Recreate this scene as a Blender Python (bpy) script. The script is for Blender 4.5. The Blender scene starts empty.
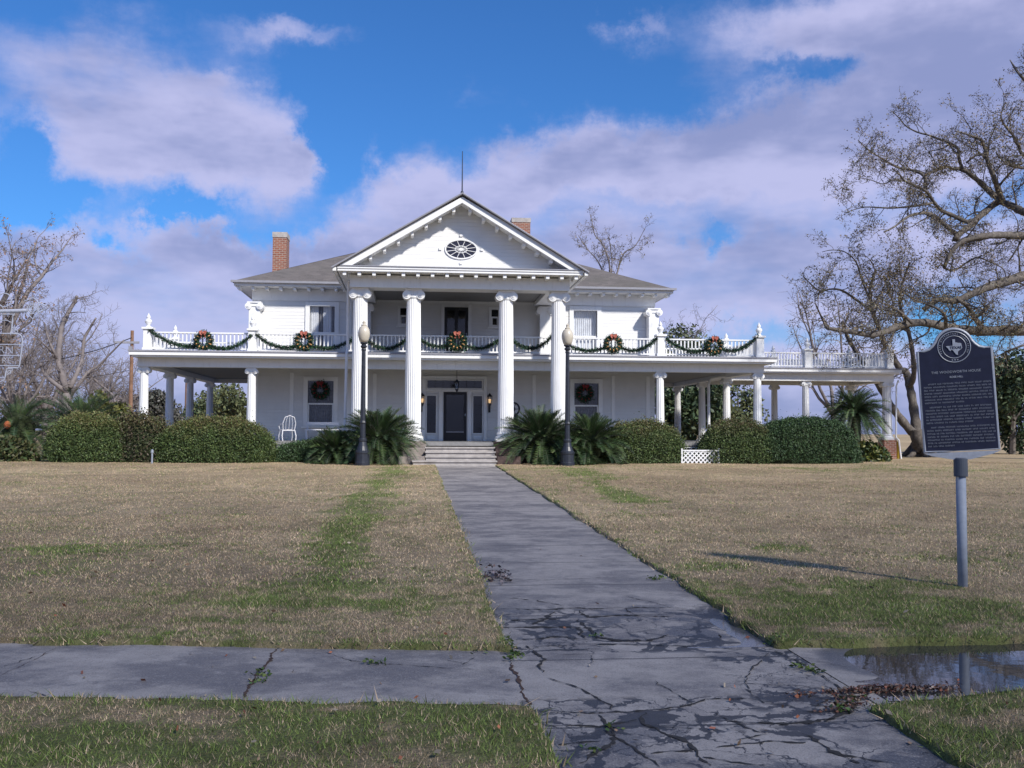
import bpy, math, random
import numpy as np
from mathutils import Vector, Matrix
random.seed(7); RNG = np.random.default_rng(7)
R = math.radians
# ------------------------------------------------------------------ camera
sc = bpy.context.scene
col = sc.collection
FPX, CAMZ = 995.0, 1.75
YAW, PIT, ROL = R(5.57), math.atan(48.5/995), R(0.25)
cam = bpy.data.objects.new('camera', bpy.data.cameras.new('camera'))
col.objects.link(cam)
cam.data.sensor_width = 36; cam.data.lens = FPX/1024*36
cam.data.clip_start = 0.1; cam.data.clip_end = 9000
cam.matrix_world = (Matrix.Translation((0, 0, CAMZ)) @ Matrix.Rotation(-YAW, 4, 'Z')
                    @ Matrix.Rotation(math.pi/2+PIT, 4, 'X') @ Matrix.Rotation(ROL, 4, 'Z'))
sc.camera = cam
def ray(px, py):
    x = px-512; y = 384-py
    c, s = math.cos(ROL), math.sin(ROL)
    x, y = x*c-y*s, x*s+y*c
    fy = FPX*math.cos(PIT)-y*math.sin(PIT); fz = FPX*math.sin(PIT)+y*math.cos(PIT)
    return (x*math.cos(YAW)+fy*math.sin(YAW), -x*math.sin(YAW)+fy*math.cos(YAW), fz)
def at(px, py, Y):                       # photo position at depth Y -> world point
    X, Yr, Z = ray(px, py); t = Y/Yr
    return Vector((t*X, Y, CAMZ+t*Z))
def gnd(px, py):                         # photo position on the sloping front lawn
    X, Y, Z = ray(px, py); t = 1.65/(.018*Y-Z)
    return t*X, t*Y
# ------------------------------------------------------------------ world, sun
SUN = Vector((.70, -1.0, 1.0)).normalized()
sc.view_settings.view_transform = 'Standard'
sc.view_settings.look = 'None'
sc.view_settings.exposure = 0.08
sc.view_settings.gamma = 1.0
try: sc.cycles.max_bounces = 6; sc.cycles.transparent_max_bounces = 12
except Exception: pass
w = bpy.data.worlds.new("World"); sc.world = w; w.use_nodes = True
NT = w.node_tree; N = NT.nodes; Lk = NT.links
N.clear()
class G:
    """tiny helper to write node graphs as expressions"""
    def __init__(s, nt): s.nt = nt
    def put(s, sock, v):
        if isinstance(v, bpy.types.NodeSocket): s.nt.links.new(v, sock)
        elif v is not None:
            try: sock.default_value = v
            except Exception: sock.default_value = (v, v, v)
    def m(s, op, a, b=None, c=None, clamp=False):
        n = s.nt.nodes.new('ShaderNodeMath'); n.operation = op; n.use_clamp = clamp
        s.put(n.inputs[0], a); s.put(n.inputs[1], b); s.put(n.inputs[2], c)
        return n.outputs[0]
    def vm(s, op, a, b=None):
        n = s.nt.nodes.new('ShaderNodeVectorMath'); n.operation = op
        s.put(n.inputs[0], a); s.put(n.inputs[1], b)
        return n.outputs[0]
    def noise(s, vec, scale, detail=4, rough=.55, dist=0, color=False):
        n = s.nt.nodes.new('ShaderNodeTexNoise'); s.put(n.inputs['Vector'], vec)
        n.inputs['Scale'].default_value = scale; n.inputs['Detail'].default_value = detail
        n.inputs['Roughness'].default_value = rough; n.inputs['Distortion'].default_value = dist
        return n.outputs['Color' if color else 'Fac']
    def ramp(s, v, lo, hi, a=0., b=1., smooth=True):
        n = s.nt.nodes.new('ShaderNodeMapRange'); n.interpolation_type = 'SMOOTHSTEP' if smooth else 'LINEAR'
        s.put(n.inputs[0], v); n.inputs[1].default_value = lo; n.inputs[2].default_value = hi
        n.inputs[3].default_value = a; n.inputs[4].default_value = b
        return n.outputs[0]
    def mix(s, f, a, b, mode='MIX'):
        n = s.nt.nodes.new('ShaderNodeMix'); n.data_type = 'RGBA'; n.blend_type = mode
        s.put(n.inputs[0], f)
        for k, v in ((6, a), (7, b)):
            s.put(n.inputs[k], v if isinstance(v, bpy.types.NodeSocket) else tuple(v)+(1,) if len(v) == 3 else v)
        return n.outputs[2]
g = G(NT)
sky = N.new('ShaderNodeTexSky'); sky.sky_type = 'NISHITA'; sky.sun_disc = False
sky.sun_elevation = math.asin(SUN.z); sky.sun_rotation = math.atan2(SUN.x, SUN.y)
sky.air_density = 1.0; sky.dust_density = .6; sky.ozone_density = 2.0
tc = N.new('ShaderNodeTexCoord').outputs['Generated']
wob = g.noise(tc, 6.5, 8, .66, color=True)
wob = g.vm('SUBTRACT', wob, (.5, .5, .5))
wob = g.vm('MULTIPLY', wob, (.24, .24, .15))
dirw = g.vm('ADD', tc, wob)
sep = N.new('ShaderNodeSeparateXYZ'); Lk.new(dirw, sep.inputs[0])
az = g.m('ARCTAN2', sep.outputs[0], sep.outputs[1]); el = sep.outputs[2]
def azel(px, py):
    v = Vector(ray(px, py)).normalized(); return math.atan2(v.x, v.y), v.z
cov = g.ramp(el, .222, .165, 0., .95)
BL = [(290, 240, 80, 22, .55), (70, 80, 130, 50, .66), (210, 95, 45, 14, .35), (170, 152, 120, 38, 1.0), (278, 150, 24, 22, .6), (300, 45, 60, 14, .50), (628, 22, 22, 20, .42), (480, 95, 50, 10, .18),
      (890, 25, 190, 42, 1.1), (960, 90, 120, 50, .8), (560, 182, 200, 36, .95), (735, 168, 150, 45, 1.0), (880, 150, 130, 45, .9), (420, 205, 90, 28, .7),
      (20, 192, 60, 14, -.85), (6, 145, 24, 26, -.55), (205, 212, 40, 9, -.55), (122, 243, 26, 9, -.75), (325, 150, 40, 55, -.7),
      (705, 247, 34, 9, -.50), (968, 312, 66, 26, -.95), (775, 338, 100, 18, -.60), (815, 82, 55, 12, -.55), (340, 8, 260, 14, -.3)]
for px, py, rx, ry, A in BL:
    a0, e0 = azel(px, py)
    qa = g.m('MULTIPLY', g.m('SUBTRACT', az, a0), FPX/rx); qe = g.m('MULTIPLY', g.m('SUBTRACT', el, e0), FPX/ry)
    q = g.m('ADD', g.m('MULTIPLY', qa, qa), g.m('MULTIPLY', qe, qe))
    cov = g.m('ADD', cov, g.m('MULTIPLY', g.m('EXPONENT', g.m('MULTIPLY', q, -1.0)), A))
flat = g.vm('MULTIPLY', tc, (1, 1, 2.6))
nz = g.noise(flat, 3.4, 8, .6)
back = g.ramp(sep.outputs[1], .35, .1, 0., .35)          # broken cloud over the rest of the sky too
cov = g.m('ADD', g.m('ADD', cov, back), g.m('MULTIPLY', g.m('SUBTRACT', nz, .5), 1.5))
mask = g.ramp(cov, .12, .98)
up_ = g.vm('ADD', flat, (.02, -.02, .11))
relief = g.m('SUBTRACT', g.noise(flat, 3.4, 5, .6), g.noise(up_, 3.4, 5, .6))
thick = g.ramp(cov, .5, 1.5, .12, -.10)
shade2 = g.m('ADD', g.m('MULTIPLY_ADD', relief, 1.7, .5), g.m('ADD', thick, g.m('MULTIPLY', g.m('SUBTRACT', g.noise(flat, 1.9, 3, .5), .5), .9)))
CS = 10.0                                                    # background strength is 0.1
cloudc = g.mix(g.ramp(shade2, .22, .80), (.275*CS, .315*CS, .56*CS), (.52*CS, .53*CS, .80*CS))
SKYTINT = (.36, .80, 1.36)
skyc = g.mix(1.0, sky.outputs[0], SKYTINT, 'MULTIPLY')
final = g.mix(g.m('MULTIPLY', mask, .93), skyc, cloudc)
bg = N.new('ShaderNodeBackground'); Lk.new(final, bg.inputs[0]); bg.inputs[1].default_value = .1
ow = N.new('ShaderNodeOutputWorld'); Lk.new(bg.outputs[0], ow.inputs[0])
sl = bpy.data.lights.new('sun', 'SUN'); sl.energy = 5.0; sl.angle = R(3.2); sl.color = (1., .95, .88)
so = bpy.data.objects.new('sun', sl); col.objects.link(so)
so.rotation_euler = SUN.to_track_quat('Z', 'Y').to_euler()

# ------------------------------------------------------------------ helpers
ROOTLOC = {}
def props(o, label=None, cat=None, group=None, kind=None):
    if label: o['label'] = label
    if cat: o['category'] = cat
    if group: o['group'] = group
    if kind: o['kind'] = kind
    return o
def thing(name, loc, label, cat, group=None):
    o = bpy.data.objects.new(name, None); o.empty_display_size = .2
    o.location = loc; col.objects.link(o); ROOTLOC[o.name] = Vector(loc)
    return props(o, label, cat, group)
class MB:
    def __init__(s): s.v = []; s.f = []; s.c = []
    def add(s, vs, fs):
        k = len(s.v); s.v.extend(vs); s.f.extend([tuple(i+k for i in f) for f in fs])
    def box(s, x0, x1, y0, y1, z0, z1):
        vs = [(x, y, z) for z in (z0, z1) for x, y in ((x0, y0), (x1, y0), (x1, y1), (x0, y1))]
        s.add(vs, [(3, 2, 1, 0), (4, 5, 6, 7), (0, 1, 5, 4), (1, 2, 6, 5), (2, 3, 7, 6), (3, 0, 4, 7)]); return s
    def bbox(s, x0, x1, y0, y1, z0, z1, b=.01):           # box with chamfered vertical+top edges
        s.prism([(x0+b, y0), (x1-b, y0), (x1, y0+b), (x1, y1-b), (x1-b, y1), (x0+b, y1), (x0, y1-b), (x0, y0+b)], z0, z1); return s
    def prism(s, poly, z0, z1):
        n = len(poly)
        vs = [(x, y, z0) for x, y in poly]+[(x, y, z1) for x, y in poly]
        s.add(vs, [tuple(range(n-1, -1, -1)), tuple(range(n, 2*n))]+[(i, (i+1) % n, n+(i+1) % n, n+i) for i in range(n)]); return s
    def prismy(s, poly, y0, y1):                           # polygon in XZ extruded along Y
        n = len(poly)
        vs = [(x, y0, z) for x, z in poly]+[(x, y1, z) for x, z in poly]
        s.add(vs, [tuple(range(n)), tuple(range(2*n-1, n-1, -1))]+[((i+1) % n, i, n+i, n+(i+1) % n) for i in range(n)]); return s
    def lathe(s, cx, cy, prof, n=16, flute=0, nf=0):
        vs = []; fs = []; m = len(prof)
        for r, z in prof:
            for i in range(n):
                a = 2*math.pi*i/n
                rr = r
                if flute and nf: rr = r*(1-flute*(0.5-0.5*math.cos(a*nf)))
                vs.append((cx+rr*math.cos(a), cy+rr*math.sin(a), z))
        for j in range(m-1):
            for i in range(n):
                fs.append((j*n+i, j*n+(i+1) % n, (j+1)*n+(i+1) % n, (j+1)*n+i))
        fs.append(tuple(range(n-1, -1, -1))); fs.append(tuple((m-1)*n+i for i in range(n)))
        s.add(vs, fs); return s
    def tube(s, pts, rad, n=5, cap=True, close=False):
        pts = [Vector(p) for p in pts]; m = len(pts)
        if m < 2: return s
        if not hasattr(rad, '__len__'): rad = [rad]*m
        vs = []; fs = []; u = None
        for i, p in enumerate(pts):
            if close: t = pts[(i+1) % m]-pts[i-1]
            else: t = pts[min(i+1, m-1)]-pts[max(i-1, 0)]
            if t.length < 1e-9: t = Vector((0, 0, 1))
            t.normalize()
            if u is None: u = t.orthogonal().normalized()
            else:
                u = u-t*u.dot(t)
                u = u.normalized() if u.length > 1e-6 else t.orthogonal().normalized()
            vv = t.cross(u)
            for k in range(n):
                a = 2*math.pi*k/n
                vs.append(tuple(p+(u*math.cos(a)+vv*math.sin(a))*rad[i]))
        for i in range(m if close else m-1):
            j = (i+1) % m
            for k in range(n):
                fs.append((i*n+k, i*n+(k+1) % n, j*n+(k+1) % n, j*n+k))
        if cap and not close:
            fs.append(tuple(range(n-1, -1, -1))); fs.append(tuple((m-1)*n+k for k in range(n)))
        s.add(vs, fs); return s
    def build(s, name, mat, parent=None, smooth=False):
        return mesh_obj(name, np.array(s.v, dtype=np.float64).reshape(-1, 3), s.f, mat, parent, smooth)
def rootloc(p):
    while p.parent: p = p.parent
    return ROOTLOC.get(p.name, Vector((0, 0, 0)))
def mesh_obj(name, v, f, mat, parent=None, smooth=False, colors=None):
    v = np.asarray(v, dtype=np.float32)
    off = rootloc(parent) if parent else Vector((0, 0, 0))
    v = v-np.array(off, dtype=np.float32)
    me = bpy.data.meshes.new(name)
    if isinstance(f, np.ndarray):
        nv, nf, k = len(v), len(f), f.shape[1]
        me.vertices.add(nv); me.vertices.foreach_set('co', v.ravel())
        me.loops.add(nf*k); me.loops.foreach_set('vertex_index', f.ravel().astype(np.int32))
        me.polygons.add(nf); me.polygons.foreach_set('loop_start', (np.arange(nf)*k).astype(np.int32))
        try: me.polygons.foreach_set('loop_total', np.full(nf, k, dtype=np.int32))
        except Exception: pass
        me.update(calc_edges=True)
    else:
        me.from_pydata([tuple(map(float, p)) for p in v], [], f); me.update()
    if smooth: me.polygons.foreach_set('use_smooth', np.ones(len(me.polygons), dtype=bool))
    if colors is not None:
        ca = me.color_attributes.new('tone', 'FLOAT_COLOR', 'POINT')
        cc = np.ones((len(v), 4), dtype=np.float32); cc[:, :3] = colors
        ca.data.foreach_set('color', cc.ravel())
    me.materials.append(mat)
    o = bpy.data.objects.new(name, me); col.objects.link(o)
    if parent: o.parent = parent
    return o
# numpy value noise
def _h(ix, iy, s):
    n = (ix.astype(np.int64)*374761393+iy.astype(np.int64)*668265263+s*982451653) & 0x7fffffff
    n = ((n ^ (n >> 13))*1274126177) & 0x7fffffff
    return ((n ^ (n >> 16)) & 0xffff)/65535.0
def vnoise(x, y, s=0):
    ix = np.floor(x); iy = np.floor(y); fx = x-ix; fy = y-iy
    fx = fx*fx*(3-2*fx); fy = fy*fy*(3-2*fy)
    a = _h(ix, iy, s); b = _h(ix+1, iy, s); c = _h(ix, iy+1, s); d = _h(ix+1, iy+1, s)
    return (a*(1-fx)+b*fx)*(1-fy)+(c*(1-fx)+d*fx)*fy
def fbm(x, y, s=0, o=4):
    t = 0; a = .5; tot = 0
    for i in range(o): t = t+a*vnoise(x*2**i, y*2**i, s+i); tot += a; a *= .55
    return t/tot
# ------------------------------------------------------------------ materials
def mat(name, color, rough=.6, vary=.12, scale=8., bump=0., bscale=60., spec=.3, metal=0., attr=False, extra=None, detail=5):
    m = bpy.data.materials.new(name); m.use_nodes = True; nt = m.node_tree; q = G(nt)
    b = nt.nodes['Principled BSDF']
    tcn = nt.nodes.new('ShaderNodeTexCoord').outputs['Object']
    n = q.noise(tcn, scale, detail, .6)
    f = q.ramp(n, .3, .7, 1-vary, 1+vary, smooth=False)
    comb = nt.nodes.new('ShaderNodeCombineColor')
    for i in range(3): q.put(comb.inputs[i], f)
    if attr:
        a = nt.nodes.new('ShaderNodeAttribute'); a.attribute_name = 'tone'; base = a.outputs['Color']
    else: base = tuple(color)+(1,)
    c = q.mix(1.0, base, comb.outputs[0], 'MULTIPLY')
    if extra: c = extra(q, tcn, c, b)
    q.put(b.inputs['Base Color'], c)
    b.inputs['Roughness'].default_value = rough; b.inputs['Specular IOR Level'].default_value = spec
    b.inputs['Metallic'].default_value = metal
    if bump:
        bn = nt.nodes.new('ShaderNodeBump'); bn.inputs['Strength'].default_value = 1; bn.inputs['Distance'].default_value = bump
        q.put(bn.inputs['Height'], q.noise(tcn, bscale, 4, .6)); nt.links.new(bn.outputs[0], b.inputs['Normal'])
    return m
def clap(q, tcn, c, b):                                     # clapboard courses as a saw-tooth bump
    nt = q.nt; s = nt.nodes.new('ShaderNodeSeparateXYZ'); nt.links.new(tcn, s.inputs[0])
    z = q.m('FRACT', q.m('MULTIPLY', s.outputs[2], 1/.125))
    bn = nt.nodes.new('ShaderNodeBump'); bn.inputs['Distance'].default_value = .018
    q.put(bn.inputs['Height'], q.m('SUBTRACT', 1.0, z)); nt.links.new(bn.outputs[0], b.inputs['Normal'])
    line = q.ramp(z, .90, .97, 1., .62)
    cc = nt.nodes.new('ShaderNodeCombineColor')
    for i in range(3): q.put(cc.inputs[i], line)
    return c
def grime(q, tcn, c, b):
    n = q.noise(q.vm('MULTIPLY', tcn, (3., 3., .6)), 2.5, 6, .7)
    c = q.mix(q.ramp(n, .52, .78, 0., .30), c, (.42, .40, .36))
    n2 = q.noise(q.vm('MULTIPLY', tcn, (1., 1., .25)), 9., 5, .7)
    return q.mix(q.ramp(n2, .60, .72, 0., .22), c, (.36, .35, .33))
M = {}
M['white'] = mat('white_paint', (.80, .80, .79), .45, .04, 3, .002, 40, .35, extra=grime)
M['siding'] = mat('white_clapboard', (.72, .715, .70), .5, .04, 2, extra=clap)
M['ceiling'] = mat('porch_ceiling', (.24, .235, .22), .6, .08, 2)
def shing(q, tcn, c, b):
    nt = q.nt; br = nt.nodes.new('ShaderNodeTexVoronoi'); q.put(br.inputs['Vector'], q.vm('MULTIPLY', tcn, (3.2, 5.5, 5.5)))
    br.inputs['Scale'].default_value = 1.0
    cr = nt.nodes.new('ShaderNodeSeparateColor'); nt.links.new(br.outputs['Color'], cr.inputs[0])
    c = q.mix(q.ramp(cr.outputs[0], 0, 1, 0, .8), c, (.17, .15, .14))
    return q.mix(q.ramp(q.noise(tcn, .8, 5, .6), .45, .7, 0., .5), c, (.11, .105, .09))
M['shingle'] = mat('brown_shingle', (.125, .112, .105), .85, .25, 22, .01, 30, .2, extra=shing)
def brickx(q, tcn, c, b):
    nt = q.nt; s = nt.nodes.new('ShaderNodeSeparateXYZ'); nt.links.new(tcn, s.inputs[0])
    cb = nt.nodes.new('ShaderNodeCombineXYZ'); q.put(cb.inputs[0], q.m('ADD', s.outputs[0], s.outputs[1])); q.put(cb.inputs[1], s.outputs[2])
    bt = nt.nodes.new('ShaderNodeTexBrick'); nt.links.new(cb.outputs[0], bt.inputs['Vector'])
    bt.inputs['Scale'].default_value = 1; bt.inputs['Brick Width'].default_value = .22; bt.inputs['Row Height'].default_value = .08
    bt.inputs['Mortar Size'].default_value = .012
    bt.inputs['Color1'].default_value = (.30, .105, .06, 1); bt.inputs['Color2'].default_value = (.20, .075, .05, 1); bt.inputs['Mortar'].default_value = (.36, .30, .25, 1)
    return q.mix(.9, c, bt.outputs[0])
M['brick'] = mat('red_brick', (.27, .1, .07), .85, .2, 20, extra=brickx)
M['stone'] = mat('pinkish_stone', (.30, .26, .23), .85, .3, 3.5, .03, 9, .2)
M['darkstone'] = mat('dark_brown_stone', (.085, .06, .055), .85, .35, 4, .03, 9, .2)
M['floor'] = mat('grey_porch_floor', (.24, .235, .23), .6, .2, 5)
M['stair'] = mat('worn_step_concrete', (.40, .37, .345), .85, .22, 5, .006, 30, .2)
M['door'] = mat('black_door_paint', (.018, .017, .02), .35, .2, 5)
M['iron'] = mat('dark_iron_paint', (.022, .026, .036), .42, .25, 10, .002, 60, .5)
M['galv'] = mat('galvanised_steel', (.27, .30, .35), .6, .15, 12, spec=.3)
M['silver'] = mat('silver_cast_metal', (.42, .43, .45), .45, .12, 30, spec=.5, metal=.25)
M['plate'] = mat('black_marker_plate', (.018, .020, .042), .5, .2, 12, .001, 200, .25)
M['capm'] = mat('grey_cap_paint', (.085, .095, .115), .5, .1, 10)
M['globe'] = mat('aged_lamp_globe', (.52, .47, .38), .3, .08, 6, spec=.5)
M['whiteiron'] = mat('white_wrought_iron', (.72, .72, .75), .5, .05, 20)
M['curtain'] = mat('window_curtain', (.78, .78, .80), .8, .10, 4)
M['greycurtain'] = mat('grey_curtain', (.20, .195, .205), .8, .3, 10)
def barkx(q, tcn, c, b):
    return q.mix(q.ramp(q.noise(q.vm('MULTIPLY', tcn, (3, 3, 1)), 2.2, 5, .65), .5, .68, 0, .65), c, (.23, .21, .18))
M['bark'] = mat('oak_bark', (.115, .10, .088), .9, .35, 12, .02, 18, .15, extra=barkx)
M['twig'] = mat('twig_bark', (.11, .095, .085), .9, .3, 5)
M['greytwig'] = mat('grey_twig_bark', (.19, .165, .16), .9, .25, 3)
M['leaf'] = mat('leaf', (0, 0, 0), .55, .2, 2, attr=True, spec=.35)
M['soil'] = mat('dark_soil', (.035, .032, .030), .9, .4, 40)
M['pole'] = mat('weathered_pole_wood', (.22, .125, .08), .85, .3, 3)
M['cable'] = mat('black_cable', (.02, .02, .02), .6)
M['trunkpalm'] = mat('cycad_trunk', (.07, .055, .045), .95, .4, 10, .03, 20)
M['gutter'] = mat('grey_roof_edge', (.28, .28, .31), .5, .1, 10)
M['yellow'] = mat('yellow_paint', (.62, .42, .04), .5, .1, 10)
M['ribbon'] = mat('red_ribbon', (.22, .025, .025), .5, .2, 30)
M['gold'] = mat('gold_wreath_trim', (.50, .28, .12), .45, .3, 40)
M['interior'] = mat('dim_interior', (.035, .03, .03), .8, .1, 3)
def glassmat(name, tint=.04):
    m = bpy.data.materials.new(name); m.use_nodes = True; nt = m.node_tree; nt.nodes.clear()
    o = nt.nodes.new('ShaderNodeOutputMaterial'); mx = nt.nodes.new('ShaderNodeMixShader')
    t = nt.nodes.new('ShaderNodeBsdfTransparent'); t.inputs[0].default_value = (.84, .86, .88, 1)
    gl = nt.nodes.new('ShaderNodeBsdfGlossy'); gl.inputs['Roughness'].default_value = tint
    fr = nt.nodes.new('ShaderNodeLayerWeight'); fr.inputs[0].default_value = .5
    q = G(nt); nt.links.new(q.m('MULTIPLY_ADD', q.m('POWER', fr.outputs['Facing'], 4.0), .6, .055), mx.inputs[0])
    nt.links.new(t.outputs[0], mx.inputs[1]); nt.links.new(gl.outputs[0], mx.inputs[2]); nt.links.new(mx.outputs[0], o.inputs[0])
    return m
M['glass'] = glassmat('window_glass')
m = mat('lit_lamp_glass', (.8, .6, .35), .3); b_ = m.node_tree.nodes['Principled BSDF']
b_.inputs['Emission Color'].default_value = (1, .62, .28, 1); b_.inputs['Emission Strength'].default_value = .8
M['lit'] = m

# ------------------------------------------------------------------ ground
def base_z(Y): return .10+.018*np.clip(Y, -8, 33)
LBL = lambda X: 5.61+(.68-X)*.139
LTL = lambda X: 6.97+(.64-X)*.13
RBL = lambda X: np.where(X < 4.3, 5.46+.26*(X-2.6), 5.90+.05*(X-4.3))
RTL = lambda X: 6.93+.05*(X-2.48)
def pavd(X, Y, wob=.045):                                    # signed distance outside the paving
    X = np.asarray(X, float); Y = np.asarray(Y, float)
    n = (fbm(X*2.3, Y*2.3, 11, 3)-.5)*2*wob*1.3+(fbm(X*11, Y*11, 12, 2)-.5)*wob*1.1
    wr = 2.55+np.where(Y < 5.9, .10*np.clip((5.9-Y)/.6, 0, 1)**2*0, 0)
    walk = np.maximum(np.maximum(.70-X, X-wr), np.maximum(Y-32.4, 2.-Y))
    lb = np.where(X < 1.6, LBL(X), RBL(X)); lt = np.where(X < 1.6, LTL(X), RTL(X))
    side = np.maximum(lb-Y, Y-lt)
    # soft inner corner at the lower right
    cx, cy = 2.95, 5.05
    return np.minimum(walk, side)+n
def dip(X, Y):                                               # where the slabs have sunk and hold water
    a = np.exp(-(((X-4.75)/1.6)**4))*np.exp(-(((Y-6.75)/.50)**2))*.060
    b = np.exp(-(((X-2.50+.10*(Y-7.7))/.15)**2))*np.exp(-(((Y-7.85)/.60)**2))*.027
    return a+b
def pav_z(X, Y): return base_z(Y)-dip(X, Y)
GP = [(392, 471, .6, 3.5, 1.0), (378, 488, .45, 2.6, 1.0), (360, 507, .5, 2.0, 1.0), (352, 522, .4, 1.3, .9), (348, 545, .35, 1.4, .9), (340, 570, .35, .8, .9), (400, 497, .5, .5, .8),
      (325, 592, .55, .5, 1.), (270, 607, .6, .25, .9), (390, 610, .5, .3, .7), (240, 620, .7, .3, .5), (60, 552, .9, .6, .65), (30, 580, .5, .3, .5),
      (620, 497, .45, 1.2, 1.), (640, 503, .4, .6, .9), (585, 474, .7, 3, 1.0), (600, 487, .4, 2.2, .9), (775, 550, .35, .5, .8), (720, 569, .35, .3, .8),
      (870, 588, .8, .35, .9), (850, 600, .9, .5, .7), (940, 610, 1., .5, .6), (980, 560, .6, .6, .45), (800, 620, .5, .3, .5), (330, 540, .3, 1., .5),
      (100, 742, .35, .12, 1.), (250, 755, .4, .10, .8), (20, 760, .6, .2, 1.), (400, 725, .8, .2, .45), (520, 740, .3, .4, .5), (960, 740, .4, .4, .5), (900, 470, 6., 2.0, .4),
      (560, 470, .5, .6, .5)]
GPW = [(*gnd(a, b), c, d, e) for a, b, c, d, e in GP]
def greenness(X, Y):
    X = np.asarray(X, float); Y = np.asarray(Y, float)
    t = np.zeros_like(X)
    jx = (fbm(X*1.7, Y*1.7, 31, 3)-.5)*1.3; jy = (fbm(X*1.7, Y*1.7, 41, 3)-.5)*1.3
    for cx, cy, rx, ry, A in GPW: t = t+A*1.15*np.exp(-((X-cx+jx*rx)/rx)**2-((Y-cy+jy*ry)/ry)**2)
    d = pavd(X, Y)
    t = t+.55*np.exp(-np.clip(d, 0, 9)/.22)
    t = t+.40*np.clip(1-Y/6.2, 0, 1)**.5*.6+.42*np.exp(-np.clip(Y-7.0, 0, 99)/2.2)
    t = t*(.35+1.1*fbm(X*3.1, Y*3.1, 19, 4))+(fbm(X*.9, Y*.9, 5, 4)-.5)*1.0+(fbm(X*9, Y*9, 9, 3)-.5)*1.5
    return np.clip(t, 0, 1)
def lawn_color(X, Y, jitter=0.):
    gq = greenness(X, Y)
    n = fbm(X*.35, Y*.35, 77, 4); n2 = fbm(X*2.1, Y*2.1, 78, 3)
    tan = np.stack([.58+.15*(n-.5)*2, .43+.12*(n-.5)*2, .275+.075*(n-.5)*2], -1)*(.88+.45*(n2-.5))[..., None]
    gr = np.stack([.15+0*n, .20+0*n, .05+0*n], -1)*(.8+.6*n2)[..., None]
    r = RNG.random(X.shape)
    k = np.clip((gq-.15)/.85, .08, .80) if jitter == 0 else (r < np.clip((gq-.10)/.85, .16, .80)).astype(float)
    c = tan*(1-k[..., None])+gr*k[..., None]
    if jitter: c = c*(1+jitter*(RNG.random(X.shape)-.5)*2)[..., None]
    return c
xs = np.concatenate([-np.geomspace(3000, 14, 22), np.arange(-13.5, -3, .5), np.arange(-3, .5, .12), np.arange(.5, .9, .02), np.arange(.94, 2.4, .2), np.arange(2.4, 2.8, .02), np.arange(2.85, 7, .10), np.arange(7, 30, .5), np.geomspace(31, 3000, 24)])
ys = np.concatenate([np.linspace(-400, 2.5, 12), np.arange(3, 5.2, .1), np.arange(5.2, 8.2, .025), np.arange(8.3, 14, .15), np.arange(14, 46, .4), np.geomspace(47, 4500, 34)])
XX, YY = np.meshgrid(xs, ys)
d = pavd(XX, YY)
def lawn_z(X, Y, d):
    ss = np.clip((d+.005)/.05, 0, 1); ss = ss*ss*(3-2*ss)
    return base_z(Y)+ss*.04-(1-ss)*.10+(fbm(X*.25, Y*.25, 3, 3)-.5)*.06*np.clip(d, 0, 1)*np.clip((60-Y)/20, 0, 1)
ZZ = lawn_z(XX, YY, d)
nx, ny = len(xs), len(ys)
idx = np.arange(nx*ny).reshape(ny, nx)
quads = np.stack([idx[:-1, :-1], idx[:-1, 1:], idx[1:, 1:], idx[1:, :-1]], -1).reshape(-1, 4)
V = np.stack([XX, YY, ZZ], -1).reshape(-1, 3)
gc = lawn_color(XX, YY)*.80
near_dark = np.clip((19-YY)/11, 0, 1)[..., None]                 # ground colour under the blades gets darker nearer by
gc = (gc*(1-.34*near_dark)).reshape(-1, 3)
def lawnx(q, tcn, c, b):
    n = q.noise(q.vm('MULTIPLY', tcn, (1., .45, 1.)), 13., 6, .75)
    n2 = q.noise(q.vm('MULTIPLY', tcn, (1., .5, 1.)), 2.2, 5, .7)
    f = q.m('MULTIPLY', q.ramp(n, .3, .7, .72, 1.25, False), q.ramp(n2, .3, .7, .86, 1.12, False))
    cb = q.nt.nodes.new('ShaderNodeCombineColor')
    for i in range(3): q.put(cb.inputs[i], f)
    c = q.mix(1., c, cb.outputs[0], 'MULTIPLY')
    n3 = q.noise(q.vm('MULTIPLY', tcn, (1., .35, 1.)), 1.1, 6, .7)
    return q.mix(q.ramp(n3, .52, .72, 0, .45), c, (.13, .14, .06))
M['lawn'] = mat('dormant_lawn', (0, 0, 0), .95, .22, 45, .03, 40, .1, attr=True, extra=lawnx)
o = mesh_obj('lawn_ground', V, quads, M['lawn'], None, True, gc); props(o, kind='structure')

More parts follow.
